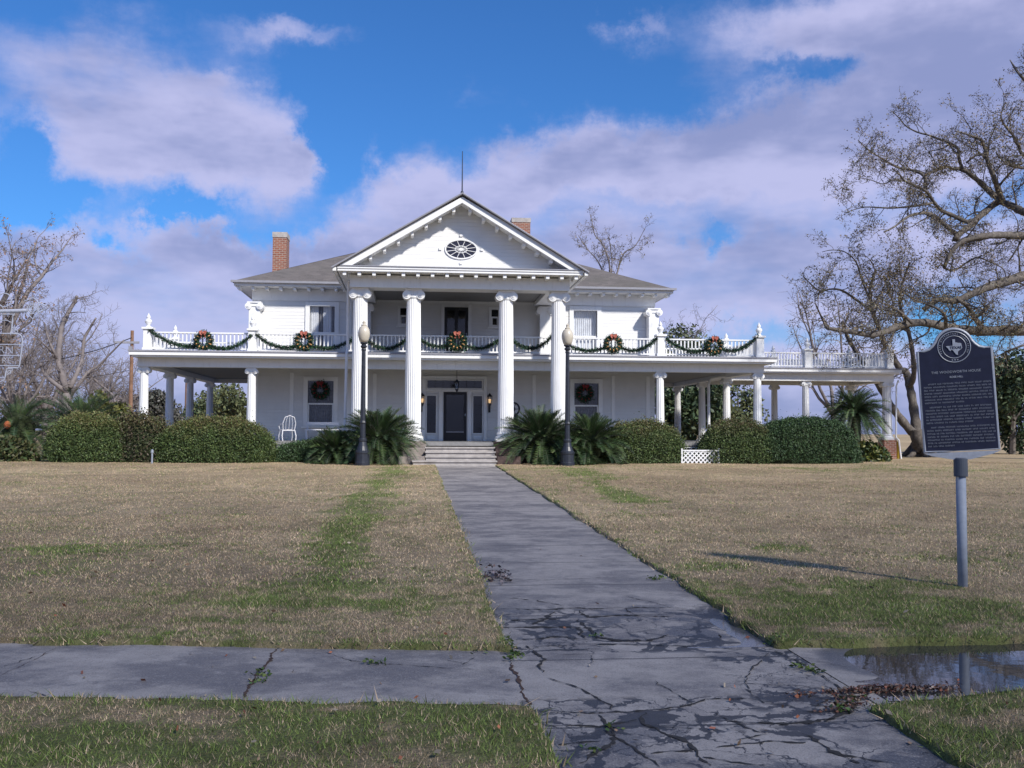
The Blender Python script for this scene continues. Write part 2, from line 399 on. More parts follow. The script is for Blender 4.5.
# paving ---------------------------------------------------------------
def pavx(broken):
    def fn(q, tcn, c, b):
        nt = q.nt
        sp = nt.nodes.new('ShaderNodeSeparateXYZ'); nt.links.new(tcn, sp.inputs[0])
        n = q.noise(q.vm('MULTIPLY', tcn, (.7, 1.0, 1.)), 1.5, 9, .72)
        c = q.mix(q.ramp(n, .42, .60, 0, .85), c, (.135, .124, .126))
        n4 = q.noise(tcn, 4.2, 8, .74)
        c = q.mix(q.ramp(n4, .54, .72, 0, .6), c, (.40, .365, .335))
        c = q.mix(q.ramp(n4, .44, .30, 0, .5), c, (.085, .087, .10))
        c = q.mix(q.m('MULTIPLY', q.m('LESS_THAN', q.m('ABSOLUTE', q.m('SUBTRACT', q.m('FRACT', q.m('MULTIPLY', q.m('ADD', sp.outputs[1], q.m('MULTIPLY', q.noise(tcn, 3., 3, .6), .03)), 1/1.46)),   .62)), .009), .8 if broken else 0.), c, (.05, .048, .05))
        if broken:
            wz = q.m('MAXIMUM', q.m('MULTIPLY', q.ramp(sp.outputs[1], 7.0, 7.3), q.ramp(sp.outputs[1], 9.0, 8.2)), q.ramp(sp.outputs[1], 5.6, 5.0))
            wz = q.m('MULTIPLY', wz, q.ramp(q.noise(tcn, 2.4, 6, .65), .49, .54))
        else:
            gx = q.m('POWER', q.m('ABSOLUTE', q.m('MULTIPLY', q.m('SUBTRACT', sp.outputs[0], 4.7), .50)), 4.); gy = q.m('POWER', q.m('ABSOLUTE', q.m('MULTIPLY', q.m('SUBTRACT', sp.outputs[1], 6.55), 1.45)), 2.)
            wz = q.ramp(q.m('ADD', q.m('ADD', gx, gy), q.m('MULTIPLY', q.noise(tcn, 4., 4, .6), .5)), 1.25, 1.05)
        c = q.mix(q.m('MULTIPLY', wz, .72), c, (.062, .062, .072))
        fine = q.noise(tcn, 95., 3, .8)
        c = q.mix(q.ramp(fine, .55, .68, 0, .55), c, (.46, .43, .40))
        c = q.mix(q.ramp(fine, .45, .32, 0, .65), c, (.05, .05, .055))
        wv = q.vm('ADD', tcn, q.vm('MULTIPLY', q.vm('SUBTRACT', q.noise(tcn, 2.6, 5, .65, color=True), (.5, .5, .5)), (.50, .50, 0)))
        wide = q.noise(tcn, 1.9, 4, .6)
        cks = None
        for sc_, th, lo, hi in ((1.25, .011, .0, 1.), (2.5, .016, .38, .46), (5.4, .020, .50, .58)):
            vo = nt.nodes.new('ShaderNodeTexVoronoi'); vo.feature = 'DISTANCE_TO_EDGE'; vo.inputs['Scale'].default_value = sc_
            q.put(vo.inputs['Vector'], wv)
            wd = q.m('MULTIPLY_ADD', q.ramp(wide, .42, .64), th*4.6, th*.42)
            ck = q.m('LESS_THAN', vo.outputs['Distance'], wd)
            mk = q.ramp(q.noise(tcn, .9+sc_*.3, 3, .5), lo, hi) if lo > 0 else 1.0
            ck = q.m('MULTIPLY', ck, mk)
            cks = ck if cks is None else q.m('MAXIMUM', cks, ck)
        if broken:                                          # the slabs are shattered only where walk and sidewalk meet
            zone = q.m('MULTIPLY', q.ramp(sp.outputs[1], 8.7, 8.2), q.ramp(sp.outputs[0], .4, .75))
            keep = q.m('SUBTRACT', 1.0, q.m('MULTIPLY', q.m('MULTIPLY', q.ramp(sp.outputs[1], 5.75, 5.85), q.ramp(sp.outputs[1], 6.95, 6.85)), q.ramp(sp.outputs[0], 2.1, 1.9)))
            zone = q.m('MULTIPLY', zone, q.m('MAXIMUM', keep, .0))
        else:
            zone = q.ramp(q.noise(tcn, .8, 2, .5), .60, .64, 0, .0)
        far = q.m('MULTIPLY', cks, zone)
        c = q.mix(q.m('MULTIPLY', far, .88), c, (.030, .030, .036))
        q.put(b.inputs['Roughness'], q.m('SUBTRACT', q.ramp(n, .3, .7, .92, .70), q.m('MULTIPLY', q.m('MAXIMUM', far, wz), .30)))
        bn = nt.nodes.new('ShaderNodeBump'); bn.inputs['Distance'].default_value = .014
        q.put(bn.inputs['Height'], q.m('SUBTRACT', q.m('MULTIPLY', fine, .25), far)); nt.links.new(bn.outputs[0], b.inputs['Normal'])
        return c
    return fn
M['pave'] = mat('old_concrete', (.315, .285, .262), .8, .12, 6, extra=pavx(True), spec=.3)
M['pave2'] = mat('sidewalk_concrete', (.315, .285, .262), .8, .12, 6, extra=pavx(False), spec=.3)
def grid_sheet(name, xa, ya, fn_mask, lift=0., parent=None, m='pave'):
    X, Y = np.meshgrid(xa, ya); Z = pav_z(X, Y)+lift+(vnoise(X*.8, np.floor(Y/1.5)*3.3, 4)-.5)*.006
    idx = np.arange(X.size).reshape(X.shape)
    qd = np.stack([idx[:-1, :-1], idx[:-1, 1:], idx[1:, 1:], idx[1:, :-1]], -1)
    mx = (X[:-1, :-1]+X[1:, 1:])/2; my = (Y[:-1, :-1]+Y[1:, 1:])/2
    k = fn_mask(mx, my)
    return mesh_obj(name, np.stack([X, Y, Z], -1).reshape(-1, 3), qd[k], M[m], parent, True)
walk = grid_sheet('walkway', np.arange(.60, 2.70, .05), np.concatenate([np.arange(2., 9.5, .05), np.arange(9.5, 32.45, .25)]), lambda x, y: x > -9)
props(walk, kind='structure')
s1 = grid_sheet('sidewalk', np.arange(-30, .601, .1), np.arange(5.3, 11.5, .05), lambda x, y: (y > LBL(x)-.12) & (y < LTL(x)+.12), m='pave2')
s2 = grid_sheet('sidewalk', np.arange(2.66, 30, .05), np.arange(5.2, 8.6, .05), lambda x, y: (y > RBL(x)-.12) & (y < RTL(x)+.12), m='pave2')
props(s1, kind='structure'); props(s2, kind='structure')
def ribbon(mb, pts, wd, seed=0):
    rs = np.random.default_rng(seed); P = [gnd(*p) for p in pts]; out = []
    for (a, b), (c, e) in zip(P[:-1], P[1:]):
        L = math.hypot(c-a, e-b); n = max(2, int(L/.028))
        for i in range(n):
            t = i/n; out.append((a+(c-a)*t, b+(e-b)*t))
    out.append(P[-1]); n = len(out); vs = []; fs = []
    jx = np.cumsum(rs.normal(0, .008, n)); jx -= np.linspace(0, jx[-1], n)
    jy = np.cumsum(rs.normal(0, .007, n)); jy -= np.linspace(0, jy[-1], n)
    for i in range(n):
        x = out[i][0]+jx[i]; y = out[i][1]+jy[i]
        tx = out[min(i+1, n-1)][0]-out[max(i-1, 0)][0]; ty = out[min(i+1, n-1)][1]-out[max(i-1, 0)][1]
        l = math.hypot(tx, ty) or 1; ww = wd*.85*(.2+1.5*rs.random()**1.7)*(.05+.95*math.sin(math.pi*(i+.5)/n)**.6)/2
        for sgn in (-1, 1):
            X_ = x-sgn*ty/l*ww; Y_ = y+sgn*tx/l*ww
            vs.append((X_, Y_, float(pav_z(np.array(X_), np.array(Y_)))+.0045))
    for i in range(n-1): fs.append((2*i, 2*i+2, 2*i+3, 2*i+1))
    mb.add(vs, fs)
CR = [([(538, 712), (588, 713), (637, 712), (690, 708), (718, 700), (760, 700), (790, 706)], .022), ([(546, 678), (577, 690), (602, 703), (612, 711)], .018),
      ([(655, 681), (672, 692), (693, 704)], .012), ([(771, 652), (753, 669), (743, 680), (746, 690), (767, 703), (800, 708)], .014),
      ([(743, 684), (780, 686), (817, 687)], .008), ([(776, 650), (802, 666), (830, 683), (852, 696)], .022),
      ([(644, 713), (639, 725), (651, 729), (676, 741), (692, 752), (711, 766)], .030), ([(598, 715), (609, 729), (606, 740), (595, 750), (580, 764)], .035),
      ([(609, 732), (634, 741), (648, 759), (660, 768)], .030), ([(716, 713), (732, 722), (757, 729), (767, 734), (736, 741)], .018),
      ([(718, 748), (760, 741), (806, 743)], .025), ([(802, 734), (830, 750), (860, 764)], .040), ([(651, 754), (692, 750)], .02),
      ([(700, 757), (767, 766)], .02), ([(729, 722), (790, 723), (845, 718)], .035), ([(546, 725), (602, 726), (637, 720)], .02),
      ([(781, 694), (802, 688), (823, 690), (837, 701), (831, 708), (809, 706), (785, 699)], .014), ([(790, 690), (830, 700), (812, 712)], .012),
      ([(851, 695), (856, 705), (840, 714), (825, 722)], .06), ([(800, 712), (845, 712)], .03),
      ([(495, 609), (529, 610), (548, 610), (564, 608), (607, 608), (665, 608), (688, 608)], .030), ([(505, 598), (540, 601), (564, 607)], .02),
      ([(581, 611), (591, 617), (636, 617), (672, 617)], .045), ([(554, 612), (546, 619), (530, 626)], .05), ([(499, 628), (538, 628), (579, 628), (584, 638)], .06), ([(510, 621), (560, 619)], .05),
      ([(581, 620), (587, 630), (603, 638), (622, 641), (650, 641), (668, 635)], .05), ([(513, 649), (548, 646), (587, 644), (626, 643), (670, 645), (740, 649)], .022),
      ([(527, 646), (538, 654), (546, 660), (539, 666), (543, 673)], .028), ([(548, 656), (575, 655), (595, 654), (601, 662), (585, 667)], .009),
      ([(624, 609), (636, 616)], .016), ([(624, 596), (665, 606)], .014), ([(515, 640), (560, 637), (590, 640)], .03), ([(540, 650), (600, 649)], .012),
      ([(321, 652), (348, 662), (411, 666), (499, 672)], .008), ([(447, 660), (462, 665), (475, 658)], .010), ([(488, 581), (560, 580), (652, 577)], .010),
      ([(0, 668), (60, 650)], .008), ([(25, 690), (70, 700)], .006), ([(640, 727), (700, 729)], .012), ([(560, 745), (600, 742)], .03), ([(820, 752), (900, 765)], .02),
      ([(863, 650), (885, 660)], .02), ([(806, 660), (828, 662), (850, 668)], .010)]
cb = MB()
for i, (p, wd) in enumerate(CR): ribbon(cb, p, wd, i)
cb.build('crack', M['soil'], walk)
jb = MB()
for p, wd in [([(511, 661), (519, 681), (531, 708)], .03), ([(281, 646), (262, 675), (243, 701)], .028), ([(64, 645), (30, 662), (0, 676)], .006)]: ribbon(jb, p, wd, 99)
M['joint'] = mat('joint_dirt', (.07, .042, .03), .95, .5, 60)
jb.build('expansion_joint', M['joint'], s1)
# water in the two sunken places
m = bpy.data.materials.new('puddle_water'); m.use_nodes = True; b_ = m.node_tree.nodes['Principled BSDF']
b_.inputs['Base Color'].default_value = (.03, .03, .032, 1); b_.inputs['Roughness'].default_value = .03; b_.inputs['IOR'].default_value = 1.33; b_.inputs['Specular IOR Level'].default_value = 1.0
q = G(m.node_tree); bn = m.node_tree.nodes.new('ShaderNodeBump'); bn.inputs['Distance'].default_value = .0004
q.put(bn.inputs['Height'], q.noise(m.node_tree.nodes.new('ShaderNodeTexCoord').outputs['Object'], 7, 2)); m.node_tree.links.new(bn.outputs[0], b_.inputs['Normal'])
M['water'] = m
m2 = m.copy(); m2.name = 'shallow_water'; m2.node_tree.nodes['Principled BSDF'].inputs['Roughness'].default_value = .16; m2.node_tree.nodes['Principled BSDF'].inputs['Specular IOR Level'].default_value = .5; m2.node_tree.nodes['Principled BSDF'].inputs['Base Color'].default_value = (.09, .09, .10, 1); M['water2'] = m2
pz = .10+.018*6.60-.012
o = MB().box(2.75, 7.4, 5.6, 7.10, pz-.002, pz).build('puddle', M['water']); props(o, kind='structure')
pz2 = .10+.018*7.36-.008
o = MB().box(1.95, 2.60, 7.0, 8.6, pz2-.002, pz2).build('puddle', M['water2']); props(o, kind='structure')

# grass blades ---------------------------------------------------------------
def blades(n, x0, x1, y0, y1, h, wdt, ymask=None):
    X = RNG.uniform(x0, x1, n); Y = RNG.uniform(y0, y1, n)
    k = (pavd(X, Y) > .0)
    # keep only what the camera (or one a step aside) can see
    k &= (X > -.58*Y-1.2) & (X < .68*Y+1.2)
    X = X[k]; Y = Y[k]; n = len(X)
    z = lawn_z(X, Y, pavd(X, Y))
    g_ = greenness(X, Y)
    hh = h*(.5+.9*RNG.random(n))*(.75+.5*g_)*(.45+1.2*fbm(X*4.5, Y*4.5, 61, 3)); a = RNG.random(n)*6.283; ln = RNG.normal(0, .75, (n, 2))*hh[:, None]
    ww = wdt*(.6+.8*RNG.random(n))
    dx = np.cos(a)*ww/2; dy = np.sin(a)*ww/2
    v = np.empty((n, 3, 3)); v[:, 0] = np.stack([X-dx, Y-dy, z-.01], -1); v[:, 1] = np.stack([X+dx, Y+dy, z-.01], -1)
    v[:, 2] = np.stack([X+ln[:, 0], Y+ln[:, 1], z+hh*.85], -1)
    c = lawn_color(X, Y, .50 if y1 < 17 else .28); c = np.repeat(c[:, None], 3, 1)
    return v.reshape(-1, 3), c.reshape(-1, 3)
vv = []; cc = []
for a in [(330000, -5, 8, 4.0, 9.5, .022, .0055), (160000, -9, 11, 9.5, 16, .026, .012), (110000, -14, 17, 16, 25, .026, .018), (90000, -20, 22, 25, 36, .022, .024)]:
    v_, c_ = blades(*a); vv.append(v_); cc.append(c_)
# shaggy fringe along the paving edges
n = 40000; X = RNG.uniform(-5, 8, n); Y = RNG.uniform(4., 16, n); dd = pavd(X, Y); k = (dd > -.03) & (dd < .07); X = X[k]; Y = Y[k]; n = len(X)
hh = .070*(.4+RNG.random(n))*(.5+fbm(X*5, Y*5, 62, 2)); a = RNG.random(n)*6.283; ww = .010
v_ = np.empty((n, 3, 3)); z = base_z(Y)+.02
v_[:, 0] = np.stack([X-np.cos(a)*ww/2, Y-np.sin(a)*ww/2, z], -1); v_[:, 1] = np.stack([X+np.cos(a)*ww/2, Y+np.sin(a)*ww/2, z], -1)
v_[:, 2] = np.stack([X+RNG.normal(0, .04, n), Y+RNG.normal(0, .04, n), z+hh*.7], -1)
vv.append(v_.reshape(-1, 3)); cc.append(np.repeat((lawn_color(X, Y, .4)*.85)[:, None], 3, 1).reshape(-1, 3))
vv = np.concatenate(vv); cc = np.concatenate(cc)
M['grass'] = mat('grass_blade', (0, 0, 0), .75, .1, 3, attr=True, spec=.2)
o = mesh_obj('grass', vv, np.arange(len(vv)).reshape(-1, 3), M['grass'], None, False, cc)
props(o, 'short straw coloured winter grass with green patches covering the lawn', 'grass', kind='stuff')

# unseen sheet added behind the viewer to dim the sun over the lawn
def added_shade_cloud(cx, cy, rx, ry, alt, t):
    m = bpy.data.materials.new('shade_cloud_film'); m.use_nodes = True; nt = m.node_tree; nt.nodes.clear(); q = G(nt)
    o = nt.nodes.new('ShaderNodeOutputMaterial'); mx = nt.nodes.new('ShaderNodeMixShader'); tr = nt.nodes.new('ShaderNodeBsdfTransparent'); df = nt.nodes.new('ShaderNodeBsdfDiffuse')
    df.inputs[0].default_value = (.8, .8, .8, 1); tcn = nt.nodes.new('ShaderNodeTexCoord').outputs['Object']
    s_ = q.vm('MULTIPLY', tcn, (1/rx, 1/ry, 0)); ln = nt.nodes.new('ShaderNodeVectorMath'); ln.operation = 'LENGTH'; nt.links.new(s_, ln.inputs[0])
    d_ = q.m('ADD', ln.outputs['Value'], q.m('MULTIPLY', q.m('SUBTRACT', q.noise(tcn, .035, 5, .6), .5), .14))
    nt.links.new(q.ramp(d_, 1.0, .90, 0., 1-t), mx.inputs[0]); nt.links.new(tr.outputs[0], mx.inputs[1]); nt.links.new(df.outputs[0], mx.inputs[2]); nt.links.new(mx.outputs[0], o.inputs[0])
    c = Vector((cx, cy, 0))+SUN*(alt/SUN.z); vs = []; n1, n2 = 14, 36
    for i in range(n1+1):
        ph = -math.pi/2+math.pi*i/n1
        for j in range(n2):
            th = 2*math.pi*j/n2; k = 1+.12*math.sin(3*th+ph*2)+.08*math.sin(7*th); vs.append((rx*1.05*k*math.cos(ph)*math.cos(th), ry*1.05*k*math.cos(ph)*math.sin(th), 9*math.sin(ph)))
    me = bpy.data.meshes.new('added_shade_cloud'); me.from_pydata(vs, [], [(i*n2+j, i*n2+(j+1) % n2, (i+1)*n2+(j+1) % n2, (i+1)*n2+j) for i in range(n1) for j in range(n2)]); me.materials.append(m)
    o = bpy.data.objects.new('added_shade_cloud', me); o.location = c; col.objects.link(o); props(o, kind='structure')
added_shade_cloud(0, -32, 95, 62, 260, .68)

# ------------------------------------------------------------------ the mansion
GZ, FZ = .694, 1.42                      # ground and porch floor
CX, GX = 1.57, 1.50                      # centre of the body, centre of the portico
BC, DT = 3.94, 4.47                      # underside of the porch beam, top of the balcony deck
house = thing('mansion', (CX, 37.5, GZ), 'white two storey columned mansion with a pedimented portico and wraparound porches', 'house')
def wall_open(mb, u0, u1, z0, z1, y0, y1, ops):
    us = sorted({u0, u1, *[v for o in ops for v in o[:2]]}); zs = sorted({z0, z1, *[v for o in ops for v in o[2:]]})
    for a, b in zip(us[:-1], us[1:]):
        run = None
        for c, e in zip(zs[:-1], zs[1:]):
            inside = any(o[0]-1e-6 <= a and b <= o[1]+1e-6 and o[2]-1e-6 <= c and e <= o[3]+1e-6 for o in ops)
            if inside:
                if run: mb.box(a, b, y0, y1, *run); run = None
            else: run = (run[0], e) if run else (c, e)
        if run: mb.box(a, b, y0, y1, *run)
WX0, WX1, WY = -6.03, 9.17, 37.5
LW = [(-4.0, -2.98, 2.05, 3.68), (6.0, 7.02, 2.05, 3.68)]
UW = [(-3.97, -2.97, 4.85, 6.47), (5.97, 6.97, 4.85, 6.47)]
SW = [(-.62, -.28, 5.78, 6.45), (2.82, 3.16, 5.78, 6.45)]
DR = (1.07, 1.95, FZ, 3.27); UD = (1.08, 1.98, DT, 6.48); TR = (.46, 2.52, 3.41, 3.70)
SL = [(.45, .79, 1.72, 3.12), (2.19, 2.53, 1.72, 3.12)]
mb = MB(); wall_open(mb, WX0, WX1, GZ-.2, 7.06, WY, WY+.2, LW+UW+SW+[DR, UD, TR]+SL)
mb.box(WX0, WX0+.2, WY+.2, 52.3, GZ-.2, 7.06); mb.box(WX1-.2, WX1, WY+.2, 52.3, GZ-.2, 7.06); mb.box(WX0, WX1, 52.3, 52.5, GZ-.2, 7.06)
mb.build('wall', M['siding'], house)
mb = MB(); mb.box(WX0+.22, WX1-.22, WY+1.6, 52.2, GZ, 7.0).build('interior_partition', M['interior'], house)
# windows
def sheet(x0, x1, y, z0, z1):
    b = MB(); b.add([(x0, y, z0), (x1, y, z0), (x1, y, z1), (x0, y, z1)], [(0, 1, 2, 3)]); return b
def window(op, curtain=None, split=.5, mesh='greycurtain', casing=.12, name='window', mull=False):
    x0, x1, z0, z1 = op
    f = MB(); c = casing
    f.box(x0-c, x0+.04, WY-.05, WY+.10, z0-c, z1+c); f.box(x1-.04, x1+c, WY-.05, WY+.10, z0-c, z1+c)
    f.box(x0+.04, x1-.04, WY-.05, WY+.10, z1-.04, z1+c); f.box(x0+.04, x1-.04, WY-.05, WY+.10, z0-c, z0+.04)
    w_ = f.build('window', M['white'], house)
    MB().box(x0-c-.06, x1+c+.06, WY-.12, WY-.052, z0-c-.05, z0-c+.01).build('sill', M['white'], w_)
    zc = z0+(z1-z0)*split
    s = MB(); s.box(x0+.042, x1-.042, WY+.02, WY+.07, zc-.03, zc+.03)
    s.box(x0+.042, x0+.09, WY+.021, WY+.069, z0+.042, zc-.032); s.box(x1-.09, x1-.042, WY+.021, WY+.069, z0+.042, zc-.032)
    if mull: s.box((x0+x1)/2-.018, (x0+x1)/2+.018, WY+.021, WY+.069, zc+.032, z1-.042)
    s.build('sash', M['white'], w_)
    sheet(x0+.04, x1-.04, WY+.045, z0+.04, z1-.04).build('pane', M['glass'], w_)
    if curtain:
        cu = MB(); n = 40; pts = [(x0+.03+(x1-x0-.06)*i/n, WY+.22+.02*math.sin(i*1.9)) for i in range(n+1)]
        zb = z0+.0 if curtain != 'shade' else z0+.3
        vs = [(x, y, zb) for x, y in pts]+[(x, y, z1) for x, y in pts]
        cu.add(vs, [(i, i+1, n+2+i, n+1+i) for i in range(n)])
        cu.build('curtain', M[mesh], w_)
    return w_
window(UW[0], 'full', .36, 'greycurtain', mull=False); window(UW[1], 'full', .36, 'curtain')
for o_ in LW: window(o_, 'full', .45, 'greycurtain')
for o_ in SW: window(o_, None, .5, casing=.05)
# half-drawn white curtain halves at the upper left window
cu = MB(); n = 14
for xa in (UW[0][0]+.05, UW[0][0]+.52):
    pts = [(xa+.30*i/n, WY+.17+.015*math.sin(i*2.)) for i in range(n+1)]; vs = [(x, y, 4.9) for x, y in pts]+[(x, y, 6.45) for x, y in pts]
    cu.add(vs, [(i, i+1, n+2+i, n+1+i) for i in range(n)])
cu.build('curtain', M['curtain'], house)
# entrance
fr = MB()
for x0, x1, z0, z1 in SL+[TR]:
    fr.box(x0-.035, x0, WY-.045, WY+.05, z0-.035, z1+.035); fr.box(x1, x1+.035, WY-.045, WY+.05, z0-.035, z1+.035)
    fr.box(x0, x1, WY-.045, WY+.05, z0-.035, z0); fr.box(x0, x1, WY-.045, WY+.05, z1, z1+.035)
fr.box(.28, .40, WY-.09, WY-.003, FZ, 3.86); fr.box(2.58, 2.70, WY-.09, WY-.003, FZ, 3.86); fr.box(.402, 2.578, WY-.08, WY-.003, 3.76, 3.86)
fr.box(.402, 2.578, WY-.07, WY-.003, 3.29, 3.36)
fr.box(.90, 1.03, WY-.075, WY-.003, FZ, 3.288); fr.box(1.99, 2.12, WY-.075, WY-.003, FZ, 3.288)
for cxp in (.62, 2.36): fr.box(cxp-.15, cxp+.15, WY-.03, WY-.003, FZ+.06, 1.62)
ent = fr.build('door_surround', M['white'], house)
for o_ in SL+[TR]:
    p_ = sheet(o_[0], o_[1], WY+.05, o_[2], o_[3]).build('pane', M['glass'], ent)
    mu = MB(); n = max(1, int((o_[1]-o_[0])/.28)); k = max(1, int((o_[3]-o_[2])/.3))
    for i in range(1, n): xx = o_[0]+(o_[1]-o_[0])*i/n; mu.box(xx-.01, xx+.01, WY+.03, WY+.045, o_[2], o_[3])
    for i in range(1, k): zz = o_[2]+(o_[3]-o_[2])*i/k; mu.box(o_[0], o_[1], WY+.025, WY+.040, zz-.009, zz+.009)
    if mu.v: mu.build('muntin', M['door'], ent)
def door(op, two=False):
    x0, x1, z0, z1 = op; d_ = MB(); b = .11
    d_.box(x0, x0+b, WY+.02, WY+.08, z0, z1); d_.box(x1-b, x1, WY+.02, WY+.08, z0, z1); d_.box(x0+b, x1-b, WY+.02, WY+.08, z1-b, z1); d_.box(x0+b, x1-b, WY+.02, WY+.08, z0, z0+.33)
    if two: d_.box((x0+x1)/2-.06, (x0+x1)/2+.06, WY+.015, WY+.085, z0+.33, z1-b)
    r_ = d_.build('door', M['door'], house)
    sheet(x0+b, x1-b, WY+.048, z0+.33, z1-b).build('pane', M['glass'], r_)
    if not two:
        t = MB(); t.box(x0+b, x1-b, WY+.012, WY+.018, z0+.32, z0+.36); t.build('rail', M['gutter'], r_)
    h = MB(); h.lathe(x1-.06, WY-.0, [(.0, z0+.93), (.028, z0+.95), (.028, z0+1.02), (0., z0+1.04)], 8); h.build('handle', M['galv'], r_)
door(DR); door(UD, True)
ca = MB()
ca.box(UD[0]-.12, UD[0]-.004, WY-.05, WY-.003, DT+.01, UD[3]+.1); ca.box(UD[1]+.004, UD[1]+.12, WY-.05, WY-.003, DT+.01, UD[3]+.1)
for x_ in (-5.85, -4.55, -2.45, -1.5, 4.5, 5.45, 7.55, 8.9): ca.box(x_-.07, x_+.07, WY-.035, WY-.003, FZ, 3.93)
for x_ in (-2.45, 5.45): ca.box(x_-.07, x_+.07, WY-.035, WY-.003, DT+.01, 6.62)
ca.box(WX0-.02, WX1+.02, WY-.04, WY-.003, 6.62, 7.05)
ca.build('trim_board', M['white'], house)

def volute_cap(mb, cx, cy, zt, w_, h, dep=None, slab=True):
    """Ionic capital: abacus, cushion and two scrolls"""
    dep = dep or w_*.8; r = h*.43
    mb.box(cx-w_*.46, cx+w_*.46, cy-dep*.5, cy+dep*.5, zt-h*.18, zt)
    mb.box(cx-w_*.36, cx+w_*.36, cy-dep*.42, cy+dep*.42, zt-h*.62, zt-h*.182)
    for sgn in (-1, 1):
        ccx = cx+sgn*(w_*.5-r*.55); cz = zt-h*.18-r*.98
        for rr, pr in ((r, 0), (r*.62, .02), (r*.28, .04)):
            poly = [(ccx+rr*math.cos(a), cz+rr*math.sin(a)) for a in [2*math.pi*i/14 for i in range(14)]]
            mb.prismy(poly, cy-dep*.5-.003-pr, cy+dep*.5+.003+pr)
def colm(cx, cy, z0, z1, r, cw, ch, name='column', nf=24, base=True):
    c = MB(); zb = z0
    if base:
        c.bbox(cx-r*1.32, cx+r*1.32, cy-r*1.32, cy+r*1.32, z0, z0+r*.30, .008)
        c.lathe(cx, cy, [(r*1.28, z0+r*.302), (r*1.34, z0+r*.45), (r*1.28, z0+r*.60), (r*1.12, z0+r*.66), (r*1.08, z0+r*.78), (r*1.16, z0+r*.88), (r*1.14, z0+r*1.0), (r*1.02, z0+r*1.06)], 28)
        zb = z0+r*1.05
    zt = z1-ch*.5; P = [(r*(1-.16*t**1.6), zb+(zt-zb)*t) for t in [i/8 for i in range(9)]]
    c.lathe(cx, cy, P, nf*4, .07, nf)
    o_ = c.build(name, M['white'], house)
    k = MB(); k.lathe(cx, cy, [(r*.86, z1-ch*.95), (r*.96, z1-ch*.8), (r*.86, z1-ch*.62)], 24)
    volute_cap(k, cx, cy, z1, cw, ch); k.build('capital', M['white'], o_)
    return o_
BIG = [GX-3.35, GX-1.57, GX+1.56, GX+3.36]
for x_ in BIG:
    colm(x_, 33.55, FZ+.03, 6.545, .275, .62, .34)
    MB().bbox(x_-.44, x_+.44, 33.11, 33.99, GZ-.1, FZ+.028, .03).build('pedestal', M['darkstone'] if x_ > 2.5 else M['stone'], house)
PX = 10.78
def pcol(cx, cy, z1=BC): colm(cx, cy, FZ, z1, .160, .37, .21, nf=12)
for x_ in (CX-PX, CX-7.18, CX+7.18, CX+PX): pcol(x_, 35.0)
for y_ in (38.6, 42., 46.):
    for x_ in (CX-PX, CX+PX): pcol(x_, y_)
for x_, y_ in ((16.18, 40.0), (16.1, 43.4), (19.66, 43.4)): colm(x_, y_, .72, BC, .155, .36, .21, nf=12)
colm(19.70, 40.0, 1.52, BC, .20, .44, .22, nf=16)
MB().bbox(19.42, 19.98, 39.72, 40.28, .60, 1.518, .02).build('brick_pier', M['brick'], house)
MB().box(19.99, 20.07, 39.68, 39.76, .62, 1.45).build('corner_guard', M['yellow'], house)
MB().tube([(20.05, 39.6, 3.9), (20.02, 39.6, 4.0), (19.95, 39.64, 3.75), (19.93, 39.70, 1.62), (20.03, 39.66, 1.5), (20.10, 39.62, .72), (20.2, 39.5, .66)], .035, 8).build('downspout', M['white'], house)
for x_, y_ in ((BIG[0]-.46, 34.36), ):
    MB().tube([(x_, y_, 6.9), (x_, y_, 4.6), (x_-.02, 34.2, 4.4), (x_-.06, 34.2, 1.0)], .05, 8).build('downspout', M['white'], house)
MB().tube([(12.9, 38.0, 4.2), (12.4, 38.1, 4.05), (11.6, 38.2, 3.9), (11.5, 38.2, 3.7), (11.5, 38.2, 1.4)], .06, 8).build('downspout', M['white'], house)
# porch floor, skirt, steps
b_ = MB(); b_.box(CX-PX-.35, CX+PX+.35, 34.55, WY, FZ-.12, FZ); b_.box(CX-PX-.35, WX0, WY+.001, 47., FZ-.12, FZ); b_.box(WX1, CX+PX+.35, WY+.001, 47., FZ-.12, FZ)
b_.box(GX-3.9, GX+3.9, 33.15, 34.549, FZ-.12, FZ-.004)
b_.build('porch_floor', M['floor'], house)
lt = MB()
def lattice(mb, x0, x1, y, z0, z1, sp=.19, wd=.045):
    h = z1-z0
    for sgn, yy in ((1, y), (-1, y+.014)):
        k = x0-h
        while k < x1:
            a, b = (k, k+h) if sgn > 0 else (k+h, k)
            # clip to the panel
            pts = []
            t0, t1 = 0., 1.
            for lim, s_ in ((x0, 1), (x1, -1)):
                da = (a-lim)*s_; db = (b-lim)*s_
                if da < 0 and db < 0: t0, t1 = 1, 0; break
                if da < 0: t0 = max(t0, da/(da-db))
                if db < 0: t1 = min(t1, da/(da-db))
            if t1-t0 > .05:
                xa, xb = a+(b-a)*t0, a+(b-a)*t1; za, zb = z0+h*t0, z0+h*t1
                mb.add([(xa-wd/2*1.4, yy, za), (xa+wd/2*1.4, yy, za), (xb+wd/2*1.4, yy, zb), (xb-wd/2*1.4, yy, zb),
                        (xa-wd/2*1.4, yy+.01, za), (xa+wd/2*1.4, yy+.01, za), (xb+wd/2*1.4, yy+.01, zb), (xb-wd/2*1.4, yy+.01, zb)], [(0, 1, 2, 3), (7, 6, 5, 4), (0, 3, 7, 4), (1, 5, 6, 2)])
            k += sp
    mb.box(x0, x1, y-.012, y-.002, z1-.02, z1+.03); mb.box(x0, x1, y-.012, y-.002, z0-.03, z0+.02)
